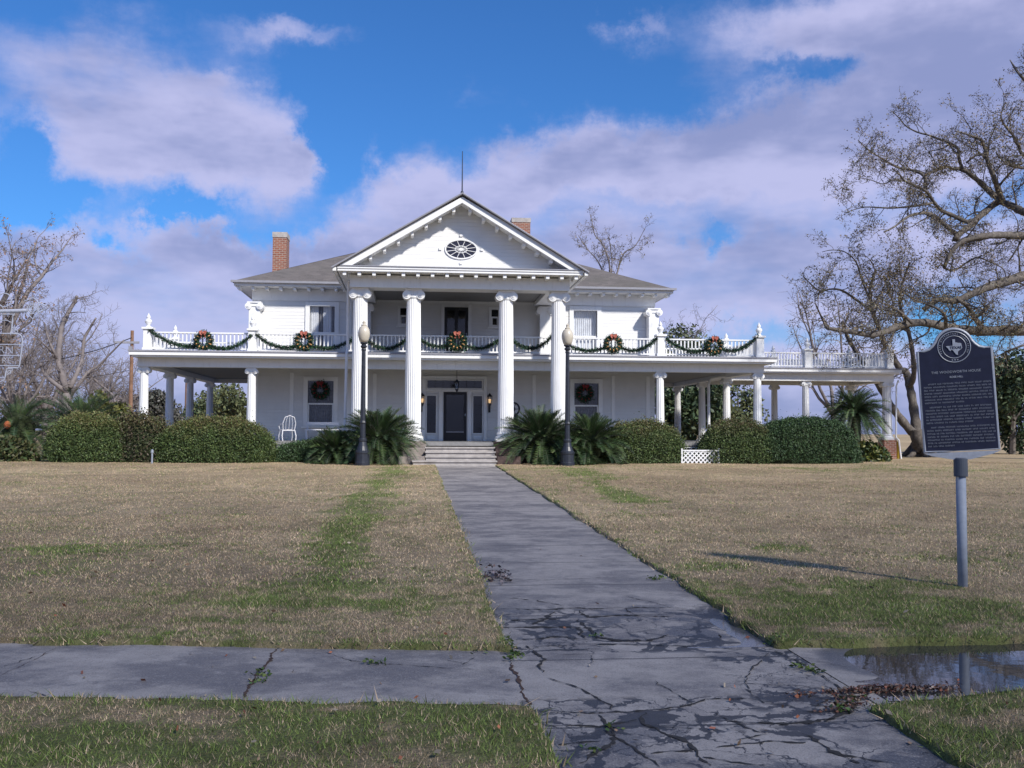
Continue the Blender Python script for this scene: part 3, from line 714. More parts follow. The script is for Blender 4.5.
for a, b in ((CX-PX, CX-7.2), (CX-7.2, GX-3.9), (GX+3.9, CX+7.2), (CX+7.2, CX+PX)):
    MB().box(a-.12, a+.10, 34.58, 34.8, GZ-.1, FZ-.121).build('porch_pier', M['white'], house)
    l_ = MB(); lattice(l_, a+.1, b-.12, 34.6, GZ+.06, FZ-.17); l_.build('porch_lattice', M['white'], house)
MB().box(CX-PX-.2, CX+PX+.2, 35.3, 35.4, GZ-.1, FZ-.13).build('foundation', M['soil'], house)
NS = 5
for i in range(NS):
    zt = FZ-.012-(i+1)*(FZ-GZ-.02)/NS+ (FZ-GZ-.02)/NS*.0
    y1 = 33.148-.30*i; x0, x1 = (.36, 2.62) if i < NS-2 else ((-.05, 2.62) if i == NS-2 else (-.42, 2.95))
    x0 += .0; 
    MB().bbox(x0, x1, y1-.30, y1+.04, GZ-.15-i*.01, zt-.05, .012).bbox(x0-.03, x1+.03, y1-.345, y1-.002, zt-.049, zt, .012).build('step', M['stair'], house)
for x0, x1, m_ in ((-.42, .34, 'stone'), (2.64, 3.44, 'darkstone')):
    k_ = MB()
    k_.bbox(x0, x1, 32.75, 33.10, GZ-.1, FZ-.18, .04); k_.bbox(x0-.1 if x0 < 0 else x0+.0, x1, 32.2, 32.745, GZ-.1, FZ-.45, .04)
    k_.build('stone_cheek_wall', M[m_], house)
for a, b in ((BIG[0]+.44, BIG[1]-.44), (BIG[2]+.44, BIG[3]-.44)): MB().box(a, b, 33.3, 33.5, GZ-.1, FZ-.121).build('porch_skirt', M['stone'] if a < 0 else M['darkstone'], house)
# balcony deck
def deck(x0, x1, y0, y1, op=(0, 0, 0, 0)):
    d_ = MB(); d_.box(x0, x1, y0, y1, DT-.05, DT); d_.build('deck_edge', M['gutter'], house)
    d_ = MB(); d_.box(x0+.03, x1-.03, y0+.03, y1, DT-.17, DT-.052); d_.box(x0+.10, x1-.10, y0+.10, y1, DT-.23, DT-.172)
    return d_.build('cornice', M['white'], house)
deck(-9.58, 12.86, 34.28, WY-.003); deck(-9.58, WX0-.003, WY-.002, 47.0); deck(WX1+.003, 12.86, WY-.002, 47.0)
b_ = MB(); x0, x1 = CX-PX-.19, CX+PX+.19
b_.box(x0, x1, 34.81, 35.19, BC, DT-.232)
for xa, xb in ((x0, x0+.38), (x1-.38, x1)): b_.box(xa, xb, 35.191, 46.3, BC, DT-.232)
b_.box(x0+.381, WX0, 45.9, 46.3, BC, DT-.232); b_.box(WX1, x1-.381, 45.9, 46.3, BC, DT-.232)
b_.build('beam', M['white'], house)
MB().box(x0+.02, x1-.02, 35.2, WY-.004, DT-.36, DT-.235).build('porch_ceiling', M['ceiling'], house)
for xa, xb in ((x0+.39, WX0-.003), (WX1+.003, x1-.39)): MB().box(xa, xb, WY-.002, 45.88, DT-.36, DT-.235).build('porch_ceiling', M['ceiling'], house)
deck(12.864, 20.15, 39.45, 44.0)
b_ = MB(); b_.box(12.6, 19.93, 39.8, 40.18, BC, DT-.232); b_.box(12.6, 19.93, 43.2, 43.6, BC, DT-.232); b_.box(19.55, 19.93, 40.181, 43.199, BC, DT-.232)
b_.build('beam', M['white'], house)
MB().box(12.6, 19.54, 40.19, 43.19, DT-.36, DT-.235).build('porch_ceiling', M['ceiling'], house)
# balustrades
def post(x, y, fin=True, z1=5.26):
    p_ = MB(); p_.bbox(x-.14, x+.14, y-.14, y+.14, DT, z1-.07, .008); p_.bbox(x-.19, x+.19, y-.19, y+.19, z1-.068, z1, .01); p_.bbox(x-.165, x+.165, y-.165, y+.165, DT, DT+.10, .008)
    o_ = p_.build('balustrade_post', M['white'], house)
    if fin:
        f_ = MB(); f_.lathe(x, y, [(.10, z1), (.10, z1+.03), (.05, z1+.06), (.085, z1+.12), (.12, z1+.20), (.10, z1+.26), (.05, z1+.30), (.07, z1+.34), (.055, z1+.39), (.02, z1+.45), (0, z1+.50)], 14)
        f_.build('finial', M['white'], o_)
def rail(x0, y0, x1, y1, zt=5.12, sp=.128):
    L = math.hypot(x1-x0, y1-y0); ux, uy = (x1-x0)/L, (y1-y0)/L; nx_, ny_ = -uy, ux; b = MB()
    def bar(a, c, hw, za, zb):
        pts = [(x0+ux*a+nx_*s*hw, y0+uy*a+ny_*s*hw) for s in (-1, 1)]+[(x0+ux*c+nx_*s*hw, y0+uy*c+ny_*s*hw) for s in (1, -1)]
        pts = [pts[0], pts[3], pts[2], pts[1]]
        b.prism(pts, za, zb)
    bar(0, L, .045, zt-.05, zt); bar(0, L, .035, DT+.06, DT+.11)
    n = int(L/sp)
    for i in range(n):
        t = (i+.5)*L/n; bar(t-.022, t+.022, .02, DT+.111, zt-.051)
    return b.build('railing', M['white'], house)
RY = 34.7
pxs = [-9.03, -5.55, 8.70, 12.32]
for x_ in pxs: post(x_, RY)
rail(pxs[0]+.15, RY, pxs[1]-.15, RY); rail(pxs[1]+.15, RY, BIG[0]-.05, RY)
for a, b in zip(BIG[:-1], BIG[1:]): rail(a+.02, RY, b-.02, RY)
rail(BIG[3]+.05, RY, pxs[2]-.15, RY); rail(pxs[2]+.15, RY, pxs[3]-.15, RY)
for x_, wx in ((-9.03, WX0), (12.32, WX1)):
    post(x_, 38.5); rail(x_, RY+.15, x_, 38.35)
    rail(min(x_, wx)+(.15 if x_ < 0 else 0), 38.5, max(x_, wx)-(.15 if x_ > 0 else 0), 38.5)
for x_, y_ in ((16.18, 39.8), (19.72, 39.8), (16.1, 43.5), (19.66, 43.5)): post(x_, y_)
rail(12.95, 39.8, 16.03, 39.8); rail(16.33, 39.8, 19.57, 39.8); rail(12.95, 43.5, 15.95, 43.5); rail(16.25, 43.5, 19.5, 43.5); rail(19.7, 39.95, 19.7, 43.35)
# upper pilasters with scrolls at the corners and beside the portico
for x_, y_ in ((WX0+.14, 37.2), (WX1-.14, 37.2), (GX-3.35, 37.25), (GX+3.36, 37.25)):
    p_ = MB(); p_.bbox(x_-.20, x_+.20, y_-.18, WY-.045, DT, 6.325, .01); k = MB(); volute_cap(k, x_, y_-.0, 6.5, .55, .28, .5)
    o_ = p_.build('pilaster', M['white'], house); k.build('capital', M['white'], o_)
# main cornice, brackets, hipped roof
EZ = 7.06; EX0, EX1, EY0, EY1 = -6.60, 9.74, 36.85, 53.1
c = MB(); c.box(EX0+.06, EX1-.06, EY0+.06, EY1-.06, EZ, EZ+.08); c.build('soffit', M['white'], house)
c = MB(); c.box(EX0, EX1, EY0, EY0+.08, EZ+.0, EZ+.15); c.box(EX0, EX0+.08, EY0+.081, EY1, EZ, EZ+.15); c.box(EX1-.08, EX1, EY0+.081, EY1, EZ, EZ+.15); c.build('fascia', M['white'], house)
def brk(x0, x1, y0, y1, z0, z1): MB().box(x0, x1, y0, y1, z0, z1).build('bracket', M['white'], house)
nb = int((EX1-EX0-.3)/.5)
for i in range(nb+1):
    x_ = EX0+.15+i*(EX1-EX0-.3)/nb
    if GX-3.7 < x_ < GX+3.7: continue
    brk(x_-.05, x_+.05, EY0+.10, WY-.05, EZ-.11, EZ-.002)
rf = MB(); rise = .46; hw = (EX1-EX0)/2; cxr = (EX0+EX1)/2
Z0 = EZ+.155; rz = Z0+rise*hw*.985
e = .06
rf.add([(EX0-e, EY0-e, Z0), (EX1+e, EY0-e, Z0), (EX1+e, EY1+e, Z0), (EX0-e, EY1+e, Z0), (cxr, EY0+hw, rz), (cxr, EY1-hw, rz),
        (EX0-e, EY0-e, Z0-.04), (EX1+e, EY0-e, Z0-.04), (EX1+e, EY1+e, Z0-.04), (EX0-e, EY1+e, Z0-.04)],
       [(0, 1, 4), (1, 2, 5, 4), (2, 3, 5), (3, 0, 4, 5), (6, 7, 1, 0), (7, 8, 2, 1), (8, 9, 3, 2), (9, 6, 0, 3), (9, 8, 7, 6)])
roof = rf.build('roof', M['shingle'], house)
g_ = MB(); g_.box(EX0-.10, EX1+.10, EY0-.14, EY0-.062, Z0-.05, Z0+.03); g_.build('gutter', M['gutter'], house)
def chimney(x0, x1, y0, y1, z0, z1):
    c_ = MB(); c_.box(x0, x1, y0, y1, z0, z1-.22); c_.build('chimney', M['brick'], roof)
    MB().box(x0-.02, x1+.02, y0-.02, y1+.02, z1-.218, z1).build('chimney_cap', M['stair'], roof)
chimney(-5.97, -5.40, 42., 42.9, 7.2, 10.08); chimney(4.65, 5.55, 48., 48.8, 7.5, 12.25)
# portico: entablature, ceiling, pediment
PW = 3.68; PY = 33.15
e_ = MB(); e_.box(GX-PW, GX+PW, PY, PY+.8, 6.55, 6.96); e_.box(GX-PW, GX-PW+.7, PY+.801, WY-.045, 6.55, 6.96); e_.box(GX+PW-.7, GX+PW, PY+.801, WY-.045, 6.55, 6.96)
e_.build('frieze', M['white'], house)
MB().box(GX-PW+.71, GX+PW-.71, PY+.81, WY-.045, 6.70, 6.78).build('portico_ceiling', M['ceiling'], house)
HWC = 4.08; CY = 32.58
c_ = MB(); c_.box(GX-HWC+.03, GX+HWC-.03, CY+.03, WY-.66, 7.0, 7.08); c_.box(GX-HWC+.0, GX+HWC, CY, CY+.08, 7.082, 7.15); c_.box(GX-HWC, GX-HWC+.08, CY+.081, 36.8, 7.082, 7.15); c_.box(GX+HWC-.08, GX+HWC, CY+.081, 36.8, 7.082, 7.15)
c_.box(GX-HWC+.08, GX+HWC-.08, CY+.08, WY, 7.082, 7.12)
c_.build('cornice', M['white'], house)
MB().box(GX-HWC-.02, GX+HWC+.02, CY-.03, CY+.4, 7.152, 7.18).build('cornice_flashing', M['gutter'], house)
n = 17
for i in range(n):
    x_ = GX-HWC+.25+i*(2*HWC-.5)/(n-1)
    brk(x_-.055, x_+.055, CY+.10, PY+.0 if abs(x_-GX) < PW else PY+.3, 6.87, 6.998)
AP = 9.62; sl_ = (AP-7.17)/HWC; ang = math.atan(sl_)
ty = PY+.12
ped = MB(); ped.prismy([(GX-HWC+.3, 7.121), (GX+HWC-.3, 7.121), (GX, 7.121+sl_*(HWC-.3))], ty, ty+.12); tymp = ped.build('pediment', M['siding'], house)
# raking cornice
def rake(sgn, off, th, y0, y1, m_, name):
    nx_, nz_ = -math.sin(ang)*th, -math.cos(ang)*th
    a = Vector((HWC+.06, 0, 7.17-.036-off/math.cos(ang)+.0)); b = Vector((0, 0, AP-off/math.cos(ang)))
    poly = [(GX+sgn*a.x, a.z), (GX+sgn*b.x, b.z), (GX, b.z-th/math.cos(ang)), (GX+sgn*a.x, a.z-th/math.cos(ang))]
    if a.z-th/math.cos(ang) < 7.185:
        zb = 7.185; t = (b.z-th/math.cos(ang)-zb)/sl_
        poly = [(GX+sgn*a.x, max(a.z, zb+.005)), (GX, b.z), (GX, b.z-th/math.cos(ang)), (GX+sgn*t, zb), (GX+sgn*a.x, zb)]
    q_ = MB(); q_.prismy(poly if sgn > 0 else poly[::-1], y0, y1); return q_.build(name, m_, house)
for sg in (-1, 1):
    rake(sg, .075, .17, CY+.0, CY+.10, M['white'], 'raking_cornice')
    rake(sg, .15, .06, CY+.101, ty-.003, M['white'], 'raking_soffit')
    for i in range(8):
        t = (i+.6)/8.2; x_ = GX+sg*t*(HWC-.35); zz = AP-.235/math.cos(ang)-sl_*abs(x_-GX)
        if zz-.12 > 7.2: brk(x_-.05, x_+.05, CY+.14, ty-.002, zz-.13, zz-.002)
gr_ = MB()
yb = 43.5
for sg in (-1, 1):
    x_e = GX+sg*(HWC+.14); ze = 7.17-sl_*.14+.02
    vs = [(x_e, CY-.08, ze), (GX, CY-.08, AP+.02), (GX, yb, AP+.02), (x_e, yb if sg else yb, ze)]
    vs2 = [(x, y, z-.06) for x, y, z in vs]
    F = [(0, 1, 2, 3), (7, 6, 5, 4), (0, 4, 5, 1), (3, 7, 4, 0)]
    gr_.add(vs+vs2, F if sg < 0 else [f[::-1] for f in F])
gr_.build('portico_roof', M['shingle'], house)
sf = MB()
for sg in (-1, 1):
    xa, xb = sorted((GX+sg*(HWC+.01), GX+sg*(HWC+.12))); sf.box(xa, xb, CY-.06, 42.5, 6.98, 7.10)
sf.build('portico_side_gutter', M['white'], house)
# metal edge on the raking roof
eg = MB()
for sg in (-1, 1):
    eg.tube([(GX+sg*(HWC+.15), CY-.09, 7.17-sl_*.15+.0), (GX, CY-.09, AP+.01)], .03, 6)
eg.build('roof_edging', M['gutter'], house)
MB().tube([(GX, CY+.15, AP), (GX, CY+.15, AP+.12), (GX, CY+.15, AP+.14), (GX, CY+.15, AP+1.48)], [.06, .05, .022, .012], 8).build('roof_spire', M['iron'], house)
# oval window
ov = MB(); ocx, ocz, ra, rb = GX, 7.90, .50, .29; n = 40
ring = lambda s_, t_: [(ocx+(ra+s_)*math.cos(2*math.pi*i/n), t_, ocz+(rb+s_)*math.sin(2*math.pi*i/n)) for i in range(n)]
ov.tube(ring(.03, ty-.02), .028, 6, close=True); owin = ov.build('oval_window', M['white'], house)
MB().prismy([(ocx+ra*math.cos(2*math.pi*i/n), ocz+rb*math.sin(2*math.pi*i/n)) for i in range(n)], ty-.008, ty-.003).build('pane', M['plate'], owin)
mu = MB()
mu.tube([(ocx+.20*math.cos(2*math.pi*i/24), ty-.018, ocz+.115*math.sin(2*math.pi*i/24)) for i in range(24)], .014, 4, close=True)
mu.prismy([(ocx+.075*math.cos(2*math.pi*i/12), ocz+.045*math.sin(2*math.pi*i/12)) for i in range(12)], ty-.03, ty-.012)
for i in range(12):
    a = 2*math.pi*(i+.5)/12; mu.tube([(ocx+.05*math.cos(a), ty-.018, ocz+.03*math.sin(a)), (ocx+ra*math.cos(a), ty-.018, ocz+rb*math.sin(a))], .012, 4)
mu.build('muntin', M['white'], owin)
for dx_, dz_ in ((-.70, 0), (.70, 0), (0, .47), (0, -.47)):
    MB().box(ocx+dx_-.05, ocx+dx_+.05, ty-.04, ty-.002, ocz+dz_-.035, ocz+dz_+.035).build('keystone', M['white'], owin)
# lit wall lamps and hanging lantern
def lantern_mesh(root, x, y, z, s=1.):
    b_ = MB(); b_.lathe(x, y, [(0, z+.26*s), (.03*s, z+.22*s), (.09*s, z+.15*s), (.095*s, z+.13*s)], 8); b_.lathe(x, y, [(.06*s, z-.13*s), (.065*s, z-.11*s), (.03*s, z-.2*s), (.0, z-.26*s)][::-1], 8)
    for i in range(6):
        a = math.pi*i/3; b_.tube([(x+.085*s*math.cos(a), y+.085*s*math.sin(a), z+.14*s), (x+.06*s*math.cos(a), y+.06*s*math.sin(a), z-.12*s)], .008*s, 4)
    return b_
for x_, side in ((.27, 'left'), (2.80, 'right')):
    t_ = thing('wall_lantern', (x_, WY-.15, 2.92), 'lit black wall lantern on the %s side of the front door' % side, 'wall lamp', 'wall lanterns beside the front door')
    b_ = lantern_mesh(t_, x_, WY-.16, 2.95, 1.1); b_.tube([(x_, WY-.04, 2.62), (x_, WY-.13, 2.55), (x_, WY-.16, 2.68)], .014, 5); b_.box(x_-.04, x_+.04, WY-.03, WY-.004, 2.5, 2.8)
    b_.build('lamp_frame', M['iron'], t_)
    g2 = MB(); g2.lathe(x_, WY-.16, [(.045, 2.86), (.058, 3.00)], 10); g2.build('lamp_glass', M['lit'], t_)
t_ = thing('hanging_lantern', (1.5, 35.9, 3.3), 'dark hanging lantern on a chain under the porch ceiling before the front door', 'lantern')
b_ = lantern_mesh(t_, 1.5, 35.9, 3.42, 1.0); b_.tube([(1.5, 35.9, 3.68), (1.5, 35.9, 4.10)], .012, 5); b_.lathe(1.5, 35.9, [(.05, 4.06), (.05, 4.108)], 8); b_.build('lantern_frame', M['iron'], t_)
MB().lathe(1.5, 35.9, [(.05, 3.32), (.075, 3.54)], 8).build('lantern_glass', M['glass'], t_)

# ------------------------------------------------------------------ street lamps on the lawn
def lamp_post(x, y, lab):
    z0 = float(base_z(y))+.03; zt = 5.28; H = zt-z0
    t = thing('street_lamp', (x, y, z0), lab, 'street lamp', 'lamp posts flanking the walkway')
    b = MB(); b.lathe(x, y, [(.24, z0-.1), (.24, z0+.10), (.225, z0+.12), (.22, z0+.36), (.235, z0+.38), (.235, z0+.44), (.20, z0+.47), (.15, z0+.60), (.12, z0+.74), (.135, z0+.77), (.135, z0+.82), (.105, z0+.86)], 16); b.build('base', M['iron'], t)
    b = MB(); b.lathe(x, y, [(.092, z0+.861), (.085, z0+1.3), (.10, z0+1.34), (.08, z0+1.40), (.062, zt-.98), (.075, zt-.96), (.075, zt-.93), (.06, zt-.90)], 32, .10, 8); b.build('post', M['iron'], t)
    b = MB(); b.lathe(x, y, [(.06, zt-.899), (.10, zt-.86), (.105, zt-.82), (.07, zt-.80), (.07, zt-.775), (.12, zt-.74), (.12, zt-.72)], 16); b.build('collar', M['iron'], t)
    b = MB(); b.lathe(x, y, [(.11, zt-.719), (.155, zt-.62), (.185, zt-.50), (.19, zt-.42), (.175, zt-.32), (.13, zt-.23), (.08, zt-.19)], 20); b.build('globe', M['globe'], t, True)
    b = MB(); b.lathe(x, y, [(.085, zt-.189), (.09, zt-.16), (.05, zt-.14), (.05, zt-.10), (.06, zt-.08), (.03, zt-.04), (.0, zt)], 14); b.build('cap', M['globe'], t)
lamp_post(-1.62, 31.6, 'tall dark iron lamp post with pale acorn globe, left of the walkway')
lamp_post(4.87, 31.6, 'tall dark iron lamp post with pale acorn globe, right of the walkway')

# ------------------------------------------------------------------ foliage helpers
def leaf_cloud(P, size, colors, flat=.0, aspect=.5):
    """one bent quad per point with random orientation; returns verts, faces, colours"""
    n = len(P); u = RNG.normal(size=(n, 3)); u[:, 2] *= (1-flat); u /= np.linalg.norm(u, axis=1)[:, None]
    r = RNG.normal(size=(n, 3)); v = np.cross(u, r); v /= np.linalg.norm(v, axis=1)[:, None]
    s_ = (size*(.6+.8*RNG.random(n)))[:, None]
    q_ = np.stack([P-u*s_, P+v*s_*aspect, P+u*s_, P-v*s_*aspect], 1)
    return q_.reshape(-1, 3), np.arange(4*n).reshape(-1, 4), np.repeat(colors[:, None], 4, 1).reshape(-1, 3)
def pick(cols, n, jit=.25):
    c = np.array(cols)[RNG.integers(0, len(cols), n)]
    return c*(1+jit*(RNG.random((n, 1))-.5)*2)
def sup(X0, X1, Y0, Y1, Z0, Z1, n, e=4., rough=.05, seed=1):
    """points spread over a rounded clipped block"""
    d_ = RNG.normal(size=(n, 3)); d_[:, 2] = np.where(d_[:, 2] < -.1, -d_[:, 2], d_[:, 2]); m_ = (np.abs(d_)**e).sum(1)**(1/e); p = d_/m_[:, None]
    lump = (fbm(p[:, 0]*4*(X1-X0)/3+seed*7, p[:, 2]*3+p[:, 1]*3+9, seed, 4)-.5)
    p = p*(1+rough*3*lump+RNG.normal(0, rough*.7, n)-.02)[:, None]
    p[:, 0] = (X0+X1)/2+p[:, 0]*(X1-X0)/2; p[:, 1] = (Y0+Y1)/2+p[:, 1]*(Y1-Y0)/2; p[:, 2] = Z0+(Z1-Z0)*p[:, 2]
    return p, lump
def hedge(X0, X1, Y0, Y1, Z0, Z1, label, cols, top=None, n=16000, seed=1, rough=.06, size=.028, bare=None):
    t = thing('hedge', ((X0+X1)/2, (Y0+Y1)/2, Z0), label, 'hedge')
    n = int(n*2.3); P, lump = sup(X0, X1, Y0, Y1, Z0, Z1, n, 2.6, rough, seed)
    st = RNG.random(n) < .035; P[:, 2] += st*RNG.exponential(.07, n); P[:, 1] -= st*RNG.exponential(.03, n)
    k = P[:, 2] > Z0+.02
    hole = fbm(P[:, 0]*3.3+seed, P[:, 2]*3.3+P[:, 1], seed+5, 3)
    k &= hole > .20+.12*np.clip(1-(P[:, 2]-Z0)/.45, 0, 1)
    if bare: k &= ~((P[:, 0] > bare[0]) & (P[:, 0] < bare[1]) & (RNG.random(n) < bare[2]))
    P = P[k]; lump = lump[k]; n = len(P)
    c = pick(cols, n, .5)
    if top is not None:
        h = (P[:, 2]-Z0)/(Z1-Z0); f = np.clip((h-.6)/.35+lump[:n]*1.5, 0, 1)[:, None]*(RNG.random((n, 1)) < .75); c = c*(1-f)+pick(top, n, .3)*f
    v, f, cc_ = leaf_cloud(P, size, c)
    mesh_obj('foliage', v, f, M['leaf'], t, False, cc_)
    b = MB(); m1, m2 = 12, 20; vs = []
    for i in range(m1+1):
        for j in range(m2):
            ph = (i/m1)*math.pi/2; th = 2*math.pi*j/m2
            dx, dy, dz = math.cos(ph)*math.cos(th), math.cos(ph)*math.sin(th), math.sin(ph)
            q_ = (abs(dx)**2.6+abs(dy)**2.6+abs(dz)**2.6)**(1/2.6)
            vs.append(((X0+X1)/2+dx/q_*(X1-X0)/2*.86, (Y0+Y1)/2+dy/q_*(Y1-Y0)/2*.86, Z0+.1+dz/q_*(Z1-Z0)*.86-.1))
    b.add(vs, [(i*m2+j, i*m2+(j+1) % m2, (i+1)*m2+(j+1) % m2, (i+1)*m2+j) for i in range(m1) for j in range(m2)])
    b.build('dark_core', M['core'], t)  # dark inner shell stands for the shade between the leaves
    return t
M['core'] = mat('shade_core', (.022, .030, .012), .95, .5, 14)  # near-black colour puts the shade inside the foliage
GR = [(.065, .105, .03), (.085, .125, .04), (.05, .08, .028), (.11, .14, .045)]
DK = [(.045, .085, .032), (.065, .11, .042), (.035, .065, .028)]
OL = [(.15, .15, .05), (.17, .14, .06), (.13, .15, .045)]
RD = [(.12, .095, .05), (.11, .09, .045), (.11, .12, .045)]
HZ = .70
hedge(-11.85, -9.3, 32.9, 34.3, HZ, 2.28, 'clipped green hedge with pale top at the left end of the porch', GR, OL, 15000, 2)
hedge(-9.9, -8.0, 33.2, 34.3, HZ, 2.22, 'thinning brownish bush with bare stems between the two left hedges', [(.06, .07, .03), (.08, .06, .04), (.04, .05, .02)], RD, 5500, 3, .10, .04, (-9.2, -8.3, .35))
hedge(-8.45, -4.62, 32.8, 34.35, HZ, 2.16, 'long rounded hedge with olive yellow top left of the sago palm', GR, OL+RD[:1], 21000, 4)
hedge(-4.75, -2.2, 33.4, 34.3, HZ, 1.40, 'low dark green hedge below the left porch window', DK, None, 7000, 5, .07)
hedge(6.25, 9.2, 32.8, 34.2, HZ, 2.10, 'round shaggy hedge with bronze top beside the white lattice', GR, RD+OL, 14000, 6, .08)
hedge(9.75, 12.4, 32.8, 34.3, HZ, 2.20, 'rust topped hedge just right of the white lattice', GR, RD, 13000, 7, .07)
hedge(11.6, 15.45, 32.75, 34.4, HZ, 2.28, 'dark green smoothly clipped hedge in front of the carriage porch', DK, DK+[(.05, .09, .03)], 22000, 8, .045)
ls_ = thing('lattice_screen', (9.6, 33.0, HZ), 'low white diagonal lattice screen in the gap between the two right hedges', 'lattice')
m_ = MB(); lattice(m_, 9.0, 10.25, 33.0, HZ-.02, 1.16, .15, .04); m_.build('lattice_slats', M['white'], ls_)
for x_ in (8.97, 10.25): MB().box(x_, x_+.05, 32.97, 33.03, HZ-.1, 1.24).build('post', M['white'], ls_)
# flowers and weeds at the foot
def tuft(x, y, z, r, h, n, cols, label, name='shrub', cat='shrub', size=.06):
    t = thing(name, (x, y, z), label, cat)
    P = RNG.normal(size=(n, 3)); P /= np.linalg.norm(P, axis=1)[:, None]; P *= (RNG.random((n, 1))**.4)
    P = np.stack([x+P[:, 0]*r, y+P[:, 1]*r*.7, z+np.abs(P[:, 2])*h], -1)
    v, f, c = leaf_cloud(P, size, pick(cols, n, .4)); mesh_obj('foliage', v, f, M['leaf'], t, False, c)
    b = MB()
    for i in range(9):
        a = 6.28*i/9; b.tube([(x, y, z-.05), (x+.3*r*math.cos(a), y+.2*r*math.sin(a), z+h*.45), (x+.6*r*math.cos(a), y+.4*r*math.sin(a), z+h*.8)], [.02, .014, .006], 4)
    b.build('stem', M['twig'], t)
tuft(16.9, 36.4, HZ, 1.15, .85, 2200, [(.06, .09, .02), (.14, .14, .03), (.03, .05, .02)], 'low yellow green leafy shrub at the brick pier of the carriage porch', size=.09)
tuft(-13.2, 34.0, HZ, 1.0, .9, 1500, [(.04, .06, .02), (.08, .08, .03)], 'scruffy low shrub at the foot of the leftmost sago palms', size=.08)

# sago palms ---------------------------------------------------------------
def sago(x, y, z, r, n, label, trunk=0., up=.9, cols=((.05, .085, .032), (.075, .115, .04), (.035, .065, .028)), droop=1.0, fw=.13):
    t = thing('sago_palm', (x, y, z), label, 'sago palm')
    vs = []; cs = []; rb = MB(); zc = z+trunk; n = int(n*1.5)
    for i in range(n):
        a = 2.39996*i+random.uniform(-.25, .25); k = (i+.5)/n          # inner fronds upright, outer ones arching over
        e = R(86-92*k**1.1*up-random.uniform(-9, 9)); L = r*random.uniform(.82, 1.12)*(.80+.30*k); p = Vector((x+.08*math.cos(a), y+.08*math.sin(a), zc)); pts = [p.copy()]; m_ = 12
        for j in range(m_):
            e -= droop*R(2.0+3.4*k)*(1+j*.09); e = max(e, -.9)
            p = p+Vector((math.cos(a)*math.cos(e), math.sin(a)*math.cos(e), math.sin(e)))*L/m_
            if p.z < z+.03: p.z = z+.03
            pts.append(p.copy())
        rb.tube(pts, [.014*(1-.8*j/m_) for j in range(m_+1)], 3)
        side = Vector((-math.sin(a), math.cos(a), 0)); c0 = random.choice(cols); cj = random.uniform(.6, 1.4)
        nl = 36
        for j in range(nl):
            tt = .12+.88*j/nl; f = tt*m_; i0 = min(int(f), m_-1); fr_ = f-i0; q_ = pts[i0].lerp(pts[i0+1], fr_); d_ = (pts[i0+1]-pts[i0]).normalized()
            upv = side.cross(d_)*-1
            if upv.z < 0: upv = -upv
            ll = max(fw*r, .20)*(math.sin(math.pi*min(tt*.92+.08, 1))**.6)+.02
            for sg in (-1, 1):
                l2 = ll*random.uniform(.8, 1.15)
                tip = q_+side*sg*l2*.8+d_*l2*.75+upv*l2*random.uniform(.3, .75); w_ = d_*.0125
                vs += [tuple(q_-w_), tuple(q_+w_), tuple(tip)]; cs += [[c*cj*random.uniform(.85, 1.15) for c in c0]]*3
    cb_ = MB(); cb_.lathe(x, y, [(r*.10, z), (r*.30, z+trunk*.5+.05), (r*.36, zc+r*.16), (r*.22, zc+r*.36), (.02, zc+r*.46)] if trunk < 1.2 else [(.1, zc-.1), (r*.18, zc), (r*.16, zc+.15), (.02, zc+.3)], 9); cb_.build('dark_crown_core', M['core'], t, True)  # dark core added in place of shade deep between the fronds
    mesh_obj('frond', np.array(vs), np.arange(len(vs)).reshape(-1, 3), M['leaf'], t, False, np.array(cs))
    rb.build('frond_stalk', M['twig'], t)
    if trunk > .15:
        b = MB(); b.lathe(x, y, [(.20*(1+.12*(j % 2)), z-.05+trunk*j/12) for j in range(13)]+[(.10, zc+.12)], 12); b.build('trunk', M['trunkpalm'], t)
sago(-1.15, 32.9, HZ, 1.52, 150, 'large shaggy sago palm just left of the front steps', .66, .98, droop=.85)
sago(-2.55, 32.95, HZ, 1.12, 90, 'smaller sago palm low against the left lamp post', .30, 1.0, droop=.9)
sago(4.2, 33.0, HZ, 1.60, 155, 'dark sago palm just right of the front steps', .64, .98, droop=.85)
sago(5.85, 33.0, HZ, 1.42, 130, 'broad sago palm between the right lamp post and the round hedge', .58, .98, droop=.85)
sago(5.1, 32.7, HZ, 1.15, 60, 'short sago palm behind the right lamp post', .25, 1.05, droop=.9)
sago(16.75, 36.6, HZ, 1.40, 90, 'sago palm on a tall trunk in front of the carriage porch', 1.80, 1.10, droop=1.4)
sago(-13.9, 36.5, HZ, 1.8, 50, 'sago palm with orange centre at the left edge of the lawn', .95, 1.05, droop=1.15)
sago(-11.6, 36.2, HZ, 2.0, 60, 'tall dark sago palm rising behind the left hedge', 1.0, 1.0, droop=1.1)
b = MB(); b.lathe(-13.95, 35.8, [(.02, 1.80), (.10, 1.86), (.12, 1.96), (.07, 2.05), (.0, 2.08)], 10)
M['orange'] = mat('orange_cycad_crown', (.34, .10, .04), .9, .4, 20, .02, 30); o = b.build('crown_cone', M['orange'], bpy.data.objects['sago_palm.006'])

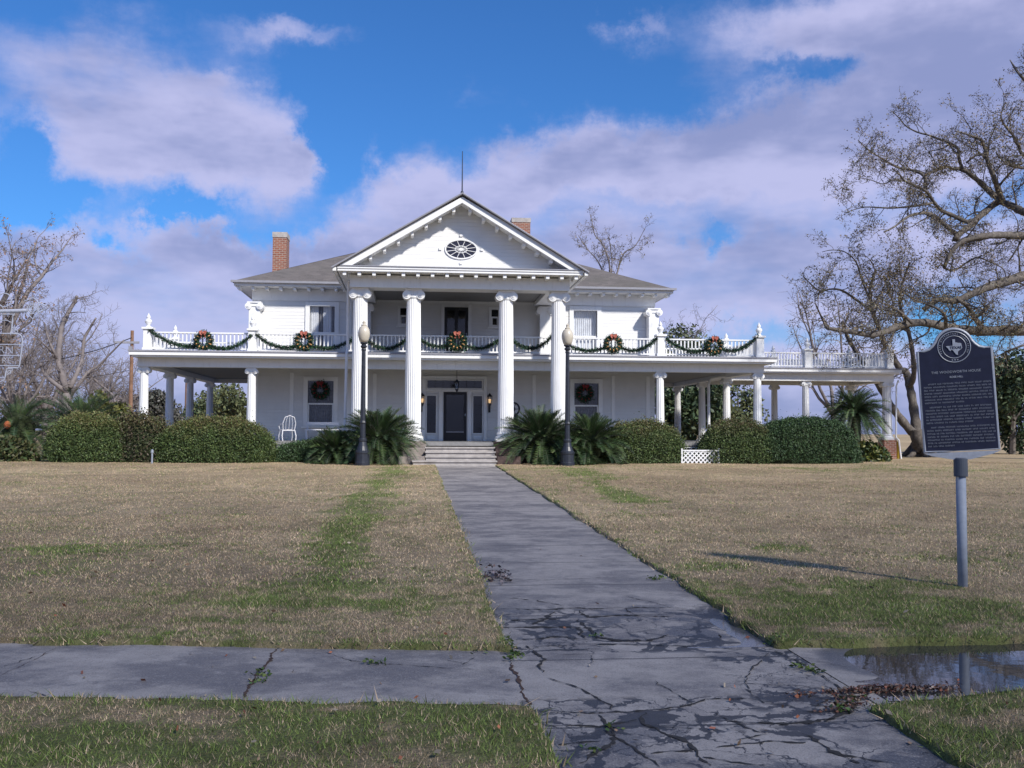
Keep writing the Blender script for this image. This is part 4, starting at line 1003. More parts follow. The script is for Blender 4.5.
# ------------------------------------------------------------------ trees
def crooked(p, d, L, r0, r1, n, wob=.25, grav=0.):
    pts = [Vector(p)]; d = Vector(d).normalized()
    for i in range(n):
        d = (d+Vector([random.gauss(0, wob) for _ in range(3)])+Vector((0, 0, grav))).normalized()
        pts.append(pts[-1]+d*L/n)
    return pts, [r0+(r1-r0)*i/n for i in range(n+1)]
class Tree:
    def __init__(s, label, cat, base, name='bare_tree', bark='bark', twig='twig', group=None):
        s.t = thing(name, base, label, cat, group); s.limb = MB(); s.tw = MB(); s.L = []; s.bark = bark; s.twm = twig; s.LC = []
    def path(s, pts, rad, n=7): s.limb.tube(pts, rad, n)
    def sub(s, pts, rad, step, L, lev=2, leafp=0., up=.25, spread=1., thin=.012, lc=None, t0=.1, leafn=3):
        """throw side branches off a limb"""
        acc = 0.; tot = sum((b-a).length for a, b in zip(pts[:-1], pts[1:])) or 1; run = 0.; nxt = tot*t0
        for i in range(len(pts)-1):
            seg = (pts[i+1]-pts[i]).length; dv = (pts[i+1]-pts[i]).normalized()
            while nxt < run+seg:
                f = (nxt-run)/seg; p = pts[i].lerp(pts[i+1], f); r = rad[i]+(rad[i+1]-rad[i])*f
                side = Vector([random.gauss(0, 1) for _ in range(3)]); side = (side-dv*side.dot(dv)).normalized()
                d = dv*random.uniform(.25, .9)+side*spread+Vector((0, 0, up))
                LL = L*random.uniform(.55, 1.25)*(1-.35*nxt/tot); rr = max(thin, min(r*.55, .022*LL+thin*.5))
                m_ = 6 if lev > 1 else 4
                q, rd = crooked(p, d, LL, rr, thin*.5, m_, .26)
                s.tw.tube(q, rd, 4 if rr > .03 else 3, cap=False)
                if lev > 1: s.sub(q, rd, step*.42, L*.42, lev-1, leafp, up*.6, 1., thin*.8, lc, .2, leafn)
                elif random.random() < leafp:
                    for _ in range(leafn):
                        e = random.choice(q[1:]); s.L.append((e.x+random.gauss(0, .06), e.y+random.gauss(0, .06), e.z+random.gauss(0, .06)))
                        s.LC.append(random.choice(lc))
                nxt += step*random.uniform(.6, 1.4)
            run += seg
    def clump(s, p, r, n, cols):
        for _ in range(n):
            v = Vector([random.gauss(0, .45) for _ in range(3)])*r; s.L.append((p[0]+v.x, p[1]+v.y, p[2]+v.z)); s.LC.append(random.choice(cols))
    def done(s, lsize=.06, crown='crown_twigs'):
        if s.limb.v: s.limb.build('trunk', M[s.bark], s.t, True)
        if s.tw.v: s.tw.build('twigs', M[s.twm], s.t)
        if s.L:
            c = np.array(s.LC)*(1+.3*(RNG.random((len(s.L), 1))-.5)*2)
            v, f, cc_ = leaf_cloud(np.array(s.L), lsize, c); mesh_obj('leaves', v, f, M['leaf'], s.t, False, cc_)
LV = [(.17, .13, .06), (.20, .14, .07), (.12, .115, .05), (.13, .10, .07)]
MOSS = [(.12, .085, .05), (.15, .10, .045), (.09, .075, .045)]
def limbs(tree, specs, Y0, amp, sub=None, seed=0):
    """limbs given as photo positions; each wanders in depth round Y0"""
    rr = random.Random(seed)
    for k, (pp, r0, r1, dy0, dy1) in enumerate(specs):
        n = len(pp); pts = []; ph = rr.uniform(0, 6)
        for i, (px, py) in enumerate(pp):
            f = i/max(1, n-1); Y = Y0+dy0+(dy1-dy0)*f+amp*math.sin(ph+f*4)*min(1, f*3)*.5
            pts.append(at(px, py, Y))
        # resample smoothly
        out = []
        for i in range(n-1):
            a = pts[max(i-1, 0)]; b_ = pts[i]; c_ = pts[i+1]; d_ = pts[min(i+2, n-1)]
            for j in range(4):
                t = j/4; out.append(.5*((2*b_)+(c_-a)*t+(2*a-5*b_+4*c_-d_)*t*t+(3*b_-a-3*c_+d_)*t**3))
        out.append(pts[-1]); m_ = len(out); rad = [.86*(r0+(r1-r0)*(i/(m_-1))**.8) for i in range(m_)]
        rad = [r*(1+.10*math.sin(i*2.1+k)) for i, r in enumerate(rad)]
        tree.path(out, rad, 8)
        if sub: tree.sub(out, rad, **sub)
        yield out, rad
# A: the great oak whose trunk stands outside the picture on the right
A = Tree('huge bare oak whose mossy limbs reach in from the right edge above the sign', 'tree', (27.6, 37.5, HZ), 'oak_tree')
tb = [Vector((27.6, 37.5, HZ-.1)), Vector((27.55, 37.5, 1.6)), Vector((27.4, 37.5, 3.0)), Vector((27.3, 37.4, 4.6)), Vector((27.5, 37.6, 6.2)), Vector((27.8, 37.8, 8.2)), Vector((28.2, 37.9, 10.5)), Vector((28.5, 38.2, 13.)), Vector((29.2, 38., 16))]
A.path(tb, [.85, .62, .55, .52, .48, .4, .3, .2, .08], 14)
LA = [([(1085, 352), (1050, 338), (1024, 331), (985, 331), (965, 330), (946, 327), (928, 323), (912, 323), (899, 326), (884, 332), (871, 335), (853, 332), (838, 330), (827, 328)], .30, .07, 0, -4),
      ([(827, 328), (821, 316), (815, 303)], .07, .02, -4, -4.5), ([(1085, 270), (1050, 268), (1024, 276), (1004, 282), (985, 288), (970, 295), (954, 301), (938, 300), (923, 310)], .30, .10, 0, -1),
      ([(985, 331), (975, 318), (966, 305), (958, 300)], .14, .08, -.5, -1), ([(975, 318), (983, 312), (988, 306)], .09, .05, -.8, -.8),
      ([(1095, 235), (1060, 236), (1024, 236), (1004, 235), (985, 236), (967, 239), (957, 245), (949, 256), (944, 268)], .24, .08, 0, -2),
      ([(1095, 225), (1055, 222), (1024, 212), (1014, 207), (1001, 201), (986, 188), (975, 178), (962, 169), (953, 169), (946, 167), (930, 172)], .26, .05, 0, 1),
      ([(962, 169), (959, 158), (958, 149), (950, 143), (939, 139), (928, 135), (917, 132), (906, 126), (899, 118), (893, 112)], .09, .02, .6, 1.5),
      ([(1002, 200), (997, 186), (993, 175), (988, 162), (985, 149), (981, 140), (975, 137), (966, 134), (955, 131)], .15, .03, 0, -1.5), ([(988, 162), (983, 155), (975, 156), (966, 163)], .08, .04, -.5, 0),
      ([(1050, 172), (1024, 168), (1012, 166), (1003, 161), (996, 152)], .10, .03, 0, -1), ([(1050, 165), (1024, 155), (1019, 147), (1013, 135), (1006, 127), (1001, 117), (1004, 105)], .11, .03, 0, 1),
      ([(1001, 201), (996, 203), (980, 216), (970, 226), (959, 234), (955, 240)], .17, .13, 0, -.5), ([(956, 234), (946, 226), (936, 217), (926, 213), (912, 215), (903, 220), (894, 227), (884, 232)], .12, .03, -.5, -2.5),
      ([(978, 218), (968, 222), (954, 216), (941, 210), (933, 201), (927, 192), (916, 186), (905, 181), (900, 175), (892, 168)], .13, .03, -.2, -1.2),
      ([(925, 190), (924, 176), (911, 170), (899, 168), (886, 161), (876, 155), (866, 148), (858, 140)], .08, .02, -.8, .4), ([(905, 181), (893, 180), (883, 184), (871, 180), (860, 178)], .04, .015, -1, -1.6),
      ([(932, 203), (915, 206), (890, 208), (870, 207), (860, 208), (844, 213)], .06, .015, -.8, -2), ([(924, 176), (936, 170), (946, 167)], .06, .06, -.5, .8),
      ([(944, 268), (955, 270), (975, 258), (990, 262), (1004, 270), (1006, 285)], .05, .02, -1.5, 0), ([(1024, 236), (1015, 252), (1008, 262)], .05, .03, -.3, 0), ([(1010, 60), (1020, 75), (1040, 95)], .02, .10, 1, 0),
      ([(946, 327), (944, 314), (930, 305), (915, 300), (900, 290)], .09, .03, -2, -3), ([(912, 323), (900, 312), (888, 305), (872, 300)], .08, .02, -3, -4),
      ([(1024, 345), (1010, 350), (1000, 355), (992, 358)], .05, .02, -2, -2)]
for i, (o_, r_) in enumerate(limbs(A, LA, 37.5, 1.4, dict(step=.46, L=1.9, lev=3, leafp=.9, lc=LV, up=.28, thin=.010, t0=.15, leafn=4), 4)): pass
for px, py, r, n in [(939, 262, .5, 260), (945, 255, .4, 200), (948, 300, .35, 150), (880, 285, .9, 420), (905, 262, .9, 300), (970, 205, .5, 90), (1010, 190, .9, 180), (945, 165, .55, 300), (885, 345, .5, 160), (900, 300, .5, 200), (860, 268, .8, 220), (975, 130, .9, 260), (990, 145, .9, 240), (875, 145, .9, 130), (912, 155, .8, 120), (1012, 118, 1.0, 260), (935, 290, .6, 260), (925, 298, .5, 160)]:
    A.clump(at(px, py, 37+random.uniform(-1.5, 1.5)), r*1.1, int(n*2.4), MOSS+LV)
A.done(.036)
# B: the forked oak standing behind the sign
B = Tree('forked grey oak standing on the grass between the carriage porch and the sign', 'tree', (22.3, 43., HZ-.05), 'oak_tree')
LB_ = [([(922, 461), (920, 452), (919, 442), (917, 430)], .50, .36, 0, 0), ([(918, 436), (910, 430), (897, 414), (888, 401), (879, 386), (868, 370), (858, 355), (848, 338), (842, 322)], .26, .08, 0, -2),
      ([(917, 432), (915, 418), (912, 398), (909, 384), (906, 372), (900, 369), (891, 353), (885, 345), (878, 325), (873, 312), (870, 290), (876, 270)], .28, .07, 0, 1), ([(910, 386), (914, 373), (912, 349), (907, 326), (900, 305), (902, 285), (910, 262)], .17, .05, 0, -1.5),
      ([(873, 312), (858, 301), (843, 291), (832, 289), (820, 291), (812, 285), (803, 276)], .09, .02, 1, -1), ([(870, 300), (862, 280), (856, 262), (845, 252), (832, 250), (822, 252)], .07, .015, 1, 2), ([(888, 345), (896, 325), (892, 300), (885, 280)], .08, .03, 1, 1.5)]
for o_, r_ in limbs(B, LB_, 43., 1.0, None, 8):
    if o_[-1].z > 4: B.sub(o_, r_, step=.50, L=2.1, lev=3, leafp=.5, lc=LV, up=.3, thin=.012, t0=.35)
for px, py, r, n in [(885, 290, 1.0, 500), (870, 275, .8, 300), (897, 275, .8, 250), (845, 305, .7, 140), (810, 290, .9, 120)]: B.clump(at(px, py, 43), r, n, MOSS)
for a in range(7): B.limb.tube([Vector((22.75+.3*math.cos(a*.9), 43+.3*math.sin(a*.9), HZ+.45)), Vector((22.75+.7*math.cos(a*.9), 43+.7*math.sin(a*.9), HZ+.08)), Vector((22.75+1.3*math.cos(a*.9), 43+1.3*math.sin(a*.9), HZ-.1))], [.2, .12, .04], 6)
B.done(.05)
def bare(label, px, Y, H, spread, trunks, n_sub, step, L, name='bare_tree', z0=HZ-.1, r0=.28, leafp=0., lc=None, tw='greytwig', lev=2, lean=0., thin=.016, lsize=.07, leafn=3, t0=.3, cat='tree', group=None, bark='greytwig'):
    x = at(px, 440, Y).x; T = Tree(label, cat, (x, Y, z0), name, bark, tw, group)
    st = []
    hb = H*.22
    T.path([Vector((x, Y, z0)), Vector((x+.05, Y, z0+hb*.5)), Vector((x+lean*.3, Y, z0+hb))], [r0*1.2, r0*.95, r0*.9], 9)
    for k in range(trunks):
        a = 2*math.pi*(k+random.uniform(-.25, .25))/trunks; d = Vector((math.cos(a)*spread+lean*.4, math.sin(a)*spread, 1.0))
        pts, rd = crooked((x+lean*.3, Y, z0+hb*.96), d, (H-hb)*random.uniform(.75, 1.05), r0*.62, thin*1.4, 9, .16, .05)
        T.path(pts, rd, 7); st.append((pts, rd))
        for q_ in range(n_sub):
            i = random.randint(2, 6); dd_ = (pts[i+1]-pts[i]).normalized()*.6+Vector((random.gauss(0, .6), random.gauss(0, .6), random.uniform(0, .5)))
            p2, r2 = crooked(pts[i], dd_, (H-hb)*random.uniform(.3, .5), rd[i]*.6, thin, 7, .2, .03)
            T.path(p2, r2, 5); st.append((p2, r2))
    for p_, r_ in st: T.sub(p_, r_, step=step, L=L, lev=lev, leafp=leafp, lc=lc or LV, up=.3, thin=thin, t0=t0, leafn=leafn)
    T.done(lsize); return T
random.seed(21)
bare('small bare multi-stemmed tree beyond the roof balustrade of the carriage porch', 834, 54, 10.0, .75, 5, 2, .9, 2.2, r0=.17, thin=.013)
Tt = Tree('thin bare tree rising behind the right side of the roof', 'tree', (at(612, 440, 62).x, 62, HZ-.1), 'bare_tree', 'greytwig', 'greytwig')
LT = [([(613, 460), (613, 400), (612, 330), (611, 290), (610, 270)], .26, .09, 0, 0), ([(611, 300), (604, 275), (597, 260), (588, 250), (582, 241), (578, 235)], .08, .018, 0, 1), ([(611, 285), (609, 262), (603, 245), (595, 235), (592, 222), (590, 214)], .08, .018, 0, -1),
      ([(612, 290), (618, 270), (620, 262), (625, 252), (634, 247), (640, 238), (645, 228)], .09, .018, 0, .5), ([(611, 280), (612, 262), (610, 245), (608, 236)], .06, .018, 0, 0)]
for o_, r_ in limbs(Tt, LT, 62, .8, None, 12):
    if o_[-1].z > 12: Tt.sub(o_, r_, step=.42, L=1.7, lev=3, leafp=.35, lc=LV, up=.35, thin=.012, t0=.3, leafn=1)
Tt.done(.06)
bare('low bare tree with fine twigs beyond the right end of the roof', 662, 60, 9.6, .5, 4, 2, .7, 1.8, r0=.14, thin=.011, lev=3)
# the broken-topped tree at left
C = Tree('grey bare tree with broken stubby tops beyond the left hedge', 'tree', (at(70, 440, 58).x, 58, HZ-.1), 'bare_tree', 'greytwig', 'greytwig')
LC_ = [([(70, 455), (70, 430), (67, 405), (66, 392), (68, 385)], .36, .28, 0, 0), ([(66, 392), (58, 386), (48, 378), (43, 371), (41, 364)], .16, .10, 0, -.5), ([(66, 390), (62, 375), (58, 360), (60, 340), (62, 325), (68, 313), (75, 301), (77, 296)], .24, .10, 0, .5),
       ([(70, 388), (76, 375), (82, 360), (84, 340), (90, 328), (96, 318)], .18, .06, 0, 1), ([(58, 360), (52, 348), (47, 335), (44, 322)], .12, .04, 0, -1), ([(72, 392), (78, 385), (88, 372), (98, 366), (112, 352), (124, 340)], .14, .04, 0, 0),
       ([(88, 372), (96, 381), (106, 389), (113, 396), (115, 402)], .09, .05, .3, .3), ([(68, 313), (78, 312), (86, 313)], .04, .02, .5, .5)]
for o_, r_ in limbs(C, LC_, 58, 1.0, dict(step=.6, L=2.1, lev=3, up=.45, thin=.013, t0=.15), 5): pass
C.done()
D = bare('tall twiggy tree with clinging rust brown leaves at the left edge', -16, 50, 13.2, .20, 6, 3, .55, 1.5, r0=.36, thin=.012, leafp=.9, lc=[(.26, .17, .11), (.22, .16, .11), (.24, .14, .09)], lev=3, leafn=1, t0=.1, lsize=.06)
bt = [(15, 72, 10.5), (44, 78, 11), (62, 95, 11), (96, 84, 8.5), (112, 100, 9), (-4, 90, 13)]
for i, (px, Y, H) in enumerate(bt):
    bare(['pale bare tree in the hazy row behind the white hanging sign', 'bare tree in the far row below the white hanging sign', 'farther bare tree seen between stubby tree branches', 'small bare tree just left of the utility pole', 'low bare tree nearest the utility pole in the far row', 'bare tree in the far row at the very left edge'][i], px, Y, H, .6, 6, 3, .7, 2.4, r0=.2, thin=.016, t0=.05)
def leafy(label, px, Y, H, W_, cols, n, z0=HZ-.1, name='evergreen_tree', size=.16, gaps=.30, cat='tree', seed=1, bot=.15, group=None, lumps=16):
    x = at(px, 440, Y).x; t = thing(name, (x, Y, z0), label, cat, group); rs = np.random.default_rng(seed)
    cen = rs.normal(size=(lumps, 3)); cen /= np.linalg.norm(cen, axis=1)[:, None]; cen *= rs.uniform(.35, .85, (lumps, 1))
    rad = rs.uniform(.22, .48, lumps); w_ = rad**2/np.sum(rad**2); k = rs.choice(lumps, n, p=w_)
    d_ = rs.normal(size=(n, 3)); d_ /= np.linalg.norm(d_, axis=1)[:, None]
    p = cen[k]+d_*(rad[k]*rs.random(n)**.35)[:, None]; hb = H*bot
    P = np.stack([x+p[:, 0]*W_/2, Y+p[:, 1]*W_/2, z0+hb+(p[:, 2]+1.1)/2.2*(H-hb)], -1)
    keep = fbm(P[:, 0]*.9+P[:, 1], P[:, 2]*.9, seed+3, 3) > gaps; P = P[keep]
    v, f, c = leaf_cloud(P, size, pick(cols, len(P), .35)); mesh_obj('crown', v, f, M['leaf'], t, False, c)
    b = MB(); b.tube([(x, Y, z0), (x+.1, Y, z0+H*.35), (x, Y, z0+H*.8)], [H*.022+.05, H*.016+.03, .03], 7)
    for j in range(lumps): b.tube([(x, Y, z0+H*.3), (x+cen[j, 0]*W_/4, Y+cen[j, 1]*W_/4, z0+H*.45+cen[j, 2]*H*.12), (x+cen[j, 0]*W_/2, Y+cen[j, 1]*W_/2, z0+hb+(cen[j, 2]+1.1)/2.2*(H-hb))], [.07, .05, .02], 4)
    b.build('trunk', M['bark'], t)
EG = [(.05, .08, .038), (.07, .095, .045), (.035, .06, .03)]; OG = [(.10, .115, .05), (.12, .13, .055), (.075, .095, .045)]
leafy('dark green tree showing above the right end of the balcony', 690, 60, 8.6, 8.0, EG+OG, 6500, seed=3, gaps=.46, size=.13)
leafy('dense dark tree seen under the porch between the right columns', 690, 56, 6.6, 4.6, EG, 9000, seed=4, bot=.05, gaps=.25)
leafy('broken evergreen seen between the far porch columns at right', 716, 60, 6.2, 4.2, OG, 5000, seed=5, bot=.05, gaps=.34)
leafy('low sparse shrubby tree seen beside the downspout under the right porch', 738, 66, 4.6, 4.0, OG, 2500, seed=15, bot=.05, gaps=.4)
leafy('big dark evergreen bush behind the right edge of the sign', 1012, 49, 5.8, 5.4, EG, 15000, seed=6, bot=.0, name='evergreen_bush', cat='bush', gaps=.28, size=.12)
leafy('round olive tree seen under the left porch beside the wall', 238, 64, 5.2, 5.0, OG, 5000, seed=7, bot=.1, gaps=.40, size=.12)
leafy('small green tree seen between the left porch columns', 203, 70, 4.0, 3.4, EG+OG, 3000, seed=8, bot=.1, gaps=.38, size=.12)
leafy('grey green tree seen just right of the front left porch column', 160, 85, 4.8, 6.0, [(.09, .085, .075), (.07, .075, .06)], 4500, seed=9, bot=.1)
leafy('yellow green little tree above the left hedge', 98, 62, 3.6, 3.6, [(.13, .13, .035), (.10, .11, .03)], 2500, seed=10, bot=.1, gaps=.36)
leafy('distant grey thicket tree behind the utility pole', 118, 110, 6.5, 9.0, [(.11, .09, .085), (.09, .08, .07)], 5000, seed=12, bot=.05)
leafy('distant grey thicket tree at the far left', 20, 112, 6.8, 14.0, [(.12, .10, .095), (.10, .09, .08)], 6000, seed=13, bot=.05)

# utility poles and wires
def upole(px, Y, H, label, arm=True):
    x = at(px, 430, Y).x; t = thing('utility_pole', (x, Y, HZ), label, 'utility pole')
    b = MB(); b.lathe(x, Y, [(.15, HZ-.2), (.11, HZ+H)], 10); b.build('pole', M['pole'], t)
    b = MB()
    if arm: b.box(x-1.1, x+.5, Y-.16, Y-.04, HZ+H-.9, HZ+H-.75); b.box(x-.1, x+.1, Y-.4, Y-.16, HZ+H-1.6, HZ+H-1.1)
    b.box(x-.30, x-.16, Y-.3, Y-.1, HZ+.1, HZ+1.9)
    b.build('crossarm', M['gutter'], t)
    return x
ux = upole(130, 70, 7.9, 'brown wooden utility pole standing left of the house')
upole(186, 74, 6.0, 'second wooden utility pole seen under the left porch', False)
wr = MB(); wr.tube([Vector((ux, 69.9, 8.1)).lerp(at(-60, 360, 75), f)-Vector((0, 0, 1.0*4*f*(1-f))) for f in [i/14 for i in range(15)]], .035, 4)
props(wr.build('power_cable', M['cable']), 'thin black power cable sagging from the utility pole towards the left', 'cable')
wr = MB(); wr.tube([Vector((ux, 69.9, 5.9)).lerp(at(-60, 378, 75), f)-Vector((0, 0, .6*4*f*(1-f))) for f in [i/14 for i in range(15)]], .022, 4)
props(wr.build('power_cable', M['cable']), 'lower faint power cable running left from the middle of the utility pole', 'cable')

# ------------------------------------------------------------------ garlands and wreaths
M['pine'] = mat('garland_green', (0, 0, 0), .7, .2, 3, attr=True)
PG = [(.02, .055, .03), (.03, .08, .035), (.015, .04, .022)]
GY = 34.56
def garland(p0, p1, sag, label):
    a = at(*p0, GY); b = at(*p1, GY); n = 16; pts = []
    for i in range(n+1):
        f = i/n; p = a.lerp(b, f); k = 4*f*(1-f); p.z -= sag*k; p.y = GY+random.uniform(-.02, .01); pts.append(p)
    t = thing('garland', (a.x, GY, min(p.z for p in pts)), label, 'garland', 'evergreen garlands swagged along the balcony')
    m = MB(); m.tube(pts, .035, 6); m.build('stem', M['door'], t)
    P = []
    for i in range(int(950*(b-a).length/1.6)):
        f = random.random()*n; j = min(int(f), n-1); p = pts[j].lerp(pts[j+1], f-j); v = Vector([random.gauss(0, 1) for _ in range(3)]).normalized()*.088*random.random()**.5
        P.append(tuple(p+v))
    v, f, c = leaf_cloud(np.array(P), .042, pick(PG, len(P), .4), aspect=.3); mesh_obj('needles', v, f, M['pine'], t, False, c)
GS = [((149, 329), (197, 346), .20, 'from the left corner post to the first wreath'), ((210, 346), (252, 335), .24, 'from the first wreath to the second balcony post'), ((256, 334), (297, 346), .22, 'from the second balcony post to the wreath by the upper left window'),
      ((311, 346), (353, 339), .18, 'from the wreath by the upper left window to the leftmost tall column'), ((364, 337), (409, 337), .40, 'between the two tall columns on the left'), ((418, 338), (450, 345), .16, 'from the second tall column to the centre wreath'),
      ((464, 345), (503, 337), .24, 'from the centre wreath to the third tall column'), ((510, 338), (553, 335), .42, 'between the two tall columns on the right'), ((565, 343), (606, 347), .20, 'from the rightmost tall column to the wreath by the upper right window'),
      ((620, 347), (657, 338), .26, 'from the wreath by the upper right window to the urn post'), ((666, 338), (708, 349), .24, 'from the urn post to the far right wreath'), ((721, 349), (758, 335), .26, 'from the far right wreath to the right corner post')]
for a, b, s_, l in GS: garland(a, b, s_, 'green garland swagged '+l)
def wreath(px, py, Y, r, label, bow=True, dark=False):
    c = at(px, py, Y); t = thing('wreath', tuple(c), label, 'wreath', 'Christmas wreaths on the mansion')
    ring_ = [c+Vector((r*.72*math.cos(a), 0, r*.72*math.sin(a))) for a in [2*math.pi*i/20 for i in range(20)]]
    m = MB(); m.tube(ring_, r*.16, 6, close=True); m.build('wreath_ring', M['door'], t)
    P = []
    for i in range(1700):
        a = random.random()*6.283; v = Vector([random.gauss(0, .5) for _ in range(3)])*r*.34; P.append((c.x+r*.72*math.cos(a)+v.x, Y+v.y*.8, c.z+r*.72*math.sin(a)+v.z))
    v, f, cc_ = leaf_cloud(np.array(P), .045, pick(PG, len(P), .4), aspect=.3); mesh_obj('needles', v, f, M['pine'], t, False, cc_)
    m = MB()                                     # gold ribbon wound round the ring
    for i in range(11):
        a = 2*math.pi*(i+.3)/11; q_ = c+Vector((r*.72*math.cos(a), -.06, r*.72*math.sin(a)))
        w_ = Vector((math.cos(a), 0, math.sin(a)))*r*.17; u_ = Vector((-math.sin(a), 0, math.cos(a)))*r*.055
        m.add([tuple(q_-w_-u_), tuple(q_-w_+u_+Vector((0, .03, 0))), tuple(q_-Vector((0, .06, 0))+u_), tuple(q_+w_+u_+Vector((0, .03, 0))), tuple(q_+w_-u_), tuple(q_-Vector((0, .06, 0))-u_)], [(0, 1, 2, 5), (5, 2, 3, 4)])
    m.build('gold_ribbon', M['gold'] if not dark else M['ribbon'], t)
    m = MB(); top = c+Vector((0, -.10, r*.80))                 # bow: two loops, two tails, a knot
    for sg in (-1, 1):
        for an, ll in ((.35, .62), (-.25, .5)):
            ll *= .66; d = Vector((sg*math.cos(an), 0, math.sin(an))); s2 = Vector((-d.z, 0, d.x))
            L_ = [top+d*r*ll*f+s2*r*.20*g_+Vector((0, yy, 0)) for f, g_, yy in ((0, 0, 0), (.5, 1, -.03), (1, .3, -.05), (1, -.3, -.05), (.5, -1, -.03))]
            m.add([tuple(p) for p in L_], [(0, 1, 2, 3, 4)])
        m.add([tuple(top+Vector((sg*x_*r, .01*i, z_*r))) for i, (x_, z_) in enumerate(((0, 0), (.10, -.02), (.30, -.45), (.18, -.50)))], [(0, 1, 2, 3)])
    m.lathe(top.x, top.y-.02, [(0, top.z-.05), (.05, top.z-.02), (.05, top.z+.02), (0, top.z+.05)], 8)
    m.build('bow', M['ribbon' if dark else 'redbow'], t)
M['redbow'] = mat('orange_red_bow', (.42, .13, .09), .45, .3, 20)
wreath(203.5, 341, GY-.10, .33, 'wreath with orange red bow nearest the left corner of the balcony')
wreath(304, 341.5, GY-.10, .33, 'wreath with orange red bow on the balcony below the upper left window')
wreath(457, 341.5, GY-.10, .33, 'centre wreath with orange red bow on the balcony between the tall columns')
wreath(613, 344, GY-.10, .33, 'wreath with orange red bow on the balcony below the upper right window')
wreath(714, 346, GY-.10, .33, 'wreath with orange red bow nearest the right corner of the balcony')
wreath(320, 390.5, WY-.10, .33, 'dark wreath with red bow on the lower left porch window', dark=True)
wreath(585, 393.5, WY-.10, .33, 'dark wreath with red bow on the lower right porch window', dark=True)

# ------------------------------------------------------------------ porch furniture
def chair(x, y, z, rz, label, name='chair'):
    t = thing(name, (x, y, z), label, 'chair'); c, s_ = math.cos(rz), math.sin(rz)
    W = lambda a, b, h: Vector((x+.92*(a*c-b*s_), y+.92*(a*s_+b*c), z+h*.88))
    m = MB()
    seat = [W(-.24, -.24, .44), W(.24, -.24, .44), W(.22, .22, .42), W(-.22, .22, .42)]
    m.tube(seat, .016, 6, close=True)
    for i in range(1, 6): f = i/6; m.tube([seat[0].lerp(seat[1], f), seat[3].lerp(seat[2], f)], .009, 4)
    m.build('seat', M['whiteiron'], t)
    m = MB(); arc = [W(-.22, .22, .42), W(-.25, .30, .70), W(-.18, .36, .95), W(0, .38, 1.02), W(.18, .36, .95), W(.25, .30, .70), W(.22, .22, .42)]
    m.tube(arc, .016, 6)
    for a in (-.12, 0, .12): m.tube([W(a, .22, .42), W(a*1.1, .32, .75), W(a*.7, .37, .98)], .009, 4)
    m.build('backrest', M['whiteiron'], t)
    for a in (-1, 1):
        m = MB(); m.tube([W(a*.24, -.24, .44), W(a*.29, -.22, .62), W(a*.29, .05, .67), W(a*.25, .29, .68)], .014, 5); m.build('armrest', M['whiteiron'], t)
        for b in (-1, 1):
            m = MB(); m.tube([W(a*.23, b*.23, .44), W(a*.27, b*.30, .2), W(a*.25, b*.33, 0)], .017, 5); m.build('leg', M['whiteiron'], t)
chair(-4.55, 36.4, FZ, R(200), 'white wrought iron chair on the left porch above the low hedge')
t = thing('bench', (-3.4, 36.7, FZ), 'low white bench against the wall below the left porch window', 'bench')
MB().box(-3.95, -2.75, 36.5, 36.95, FZ+.38, FZ+.42).build('seat', M['whiteiron'], t)
MB().box(-3.95, -2.75, 36.91, 36.95, FZ+.58, FZ+.68).build('backrest', M['whiteiron'], t)
for a in (-3.92, -2.82):
    for b in (36.52, 36.90): MB().box(a, a+.05, b, b+.045, FZ, FZ+(.379 if b < 36.8 else .62)).build('leg', M['whiteiron'], t)
t = thing('chair', (3.62, 36.6, FZ), 'black round backed iron chair on the porch right of the front door', 'chair')
m = MB(); cc_ = Vector((3.62, 36.75, 2.62)); m.tube([cc_+Vector((.24*math.cos(a), 0, .24*math.sin(a))) for a in [2*math.pi*i/20 for i in range(20)]], .035, 6, close=True)
m.prismy([(3.62+.10*math.cos(2*math.pi*i/12), 2.62+.10*math.sin(2*math.pi*i/12)) for i in range(12)], 36.73, 36.77)
for i in range(6): a = math.pi*i/3; m.tube([cc_+Vector((.09*math.cos(a), 0, .09*math.sin(a))), cc_+Vector((.23*math.cos(a), 0, .23*math.sin(a)))], .018, 4)
m.box(3.42, 3.82, 36.72, 36.78, 1.90, 2.40); m.build('backrest', M['iron'], t)
MB().box(3.36, 3.88, 36.25, 36.75, 1.84, 1.90).build('seat', M['iron'], t)
for a in (3.37, 3.82):
    for b in (36.26, 36.69): MB().box(a, a+.05, b, b+.05, FZ, 1.839).build('leg', M['iron'], t)

# ------------------------------------------------------------------ historical marker
mk = bpy.data.objects.new('historical_marker', None); mz = float(lawn_z(np.array(5.24), np.array(9.15), np.array(2.)))
mk.location = (5.24, 9.15, mz); col.objects.link(mk); ROOTLOC[mk.name] = Vector((0, 0, 0))
props(mk, 'black and silver cast historical marker plate on a grey steel post in the right lawn', 'sign')
mk.rotation_euler = (0, 0, R(-19))
H0 = 1.62-mz-.105                                     # bottom of the plate above the post foot
m = MB(); m.lathe(0, 0, [(.046, -.2), (.046, H0-.10)], 20); m.build('post', M['galv'], mk, True)
m = MB(); m.lathe(0, 0, [(.062, H0-.17), (.064, H0-.16), (.064, H0+.0), (.05, H0+.012)], 20); m.build('post_cap', M['capm'], mk)
tl = bpy.data.objects.new('plate', None)
W2, HB, HT = .332, 0.085, 1.06                         # half width, bottom edge, shoulder height above H0
out = [(-W2, HB), (W2, HB), (W2, HT)]
arc = []
for i in range(7):                                     # right shoulder, concave then the round top
    a = math.pi*1.5-(math.pi*.42)*i/6; arc.append((.205+.10-.0*i+.115*math.cos(a)*1.0, HT+.115+.115*math.sin(a)))
top = [(.17*math.cos(a), HT+.03+.17*math.sin(a)) for a in [R(18+144*i/16) for i in range(17)]]
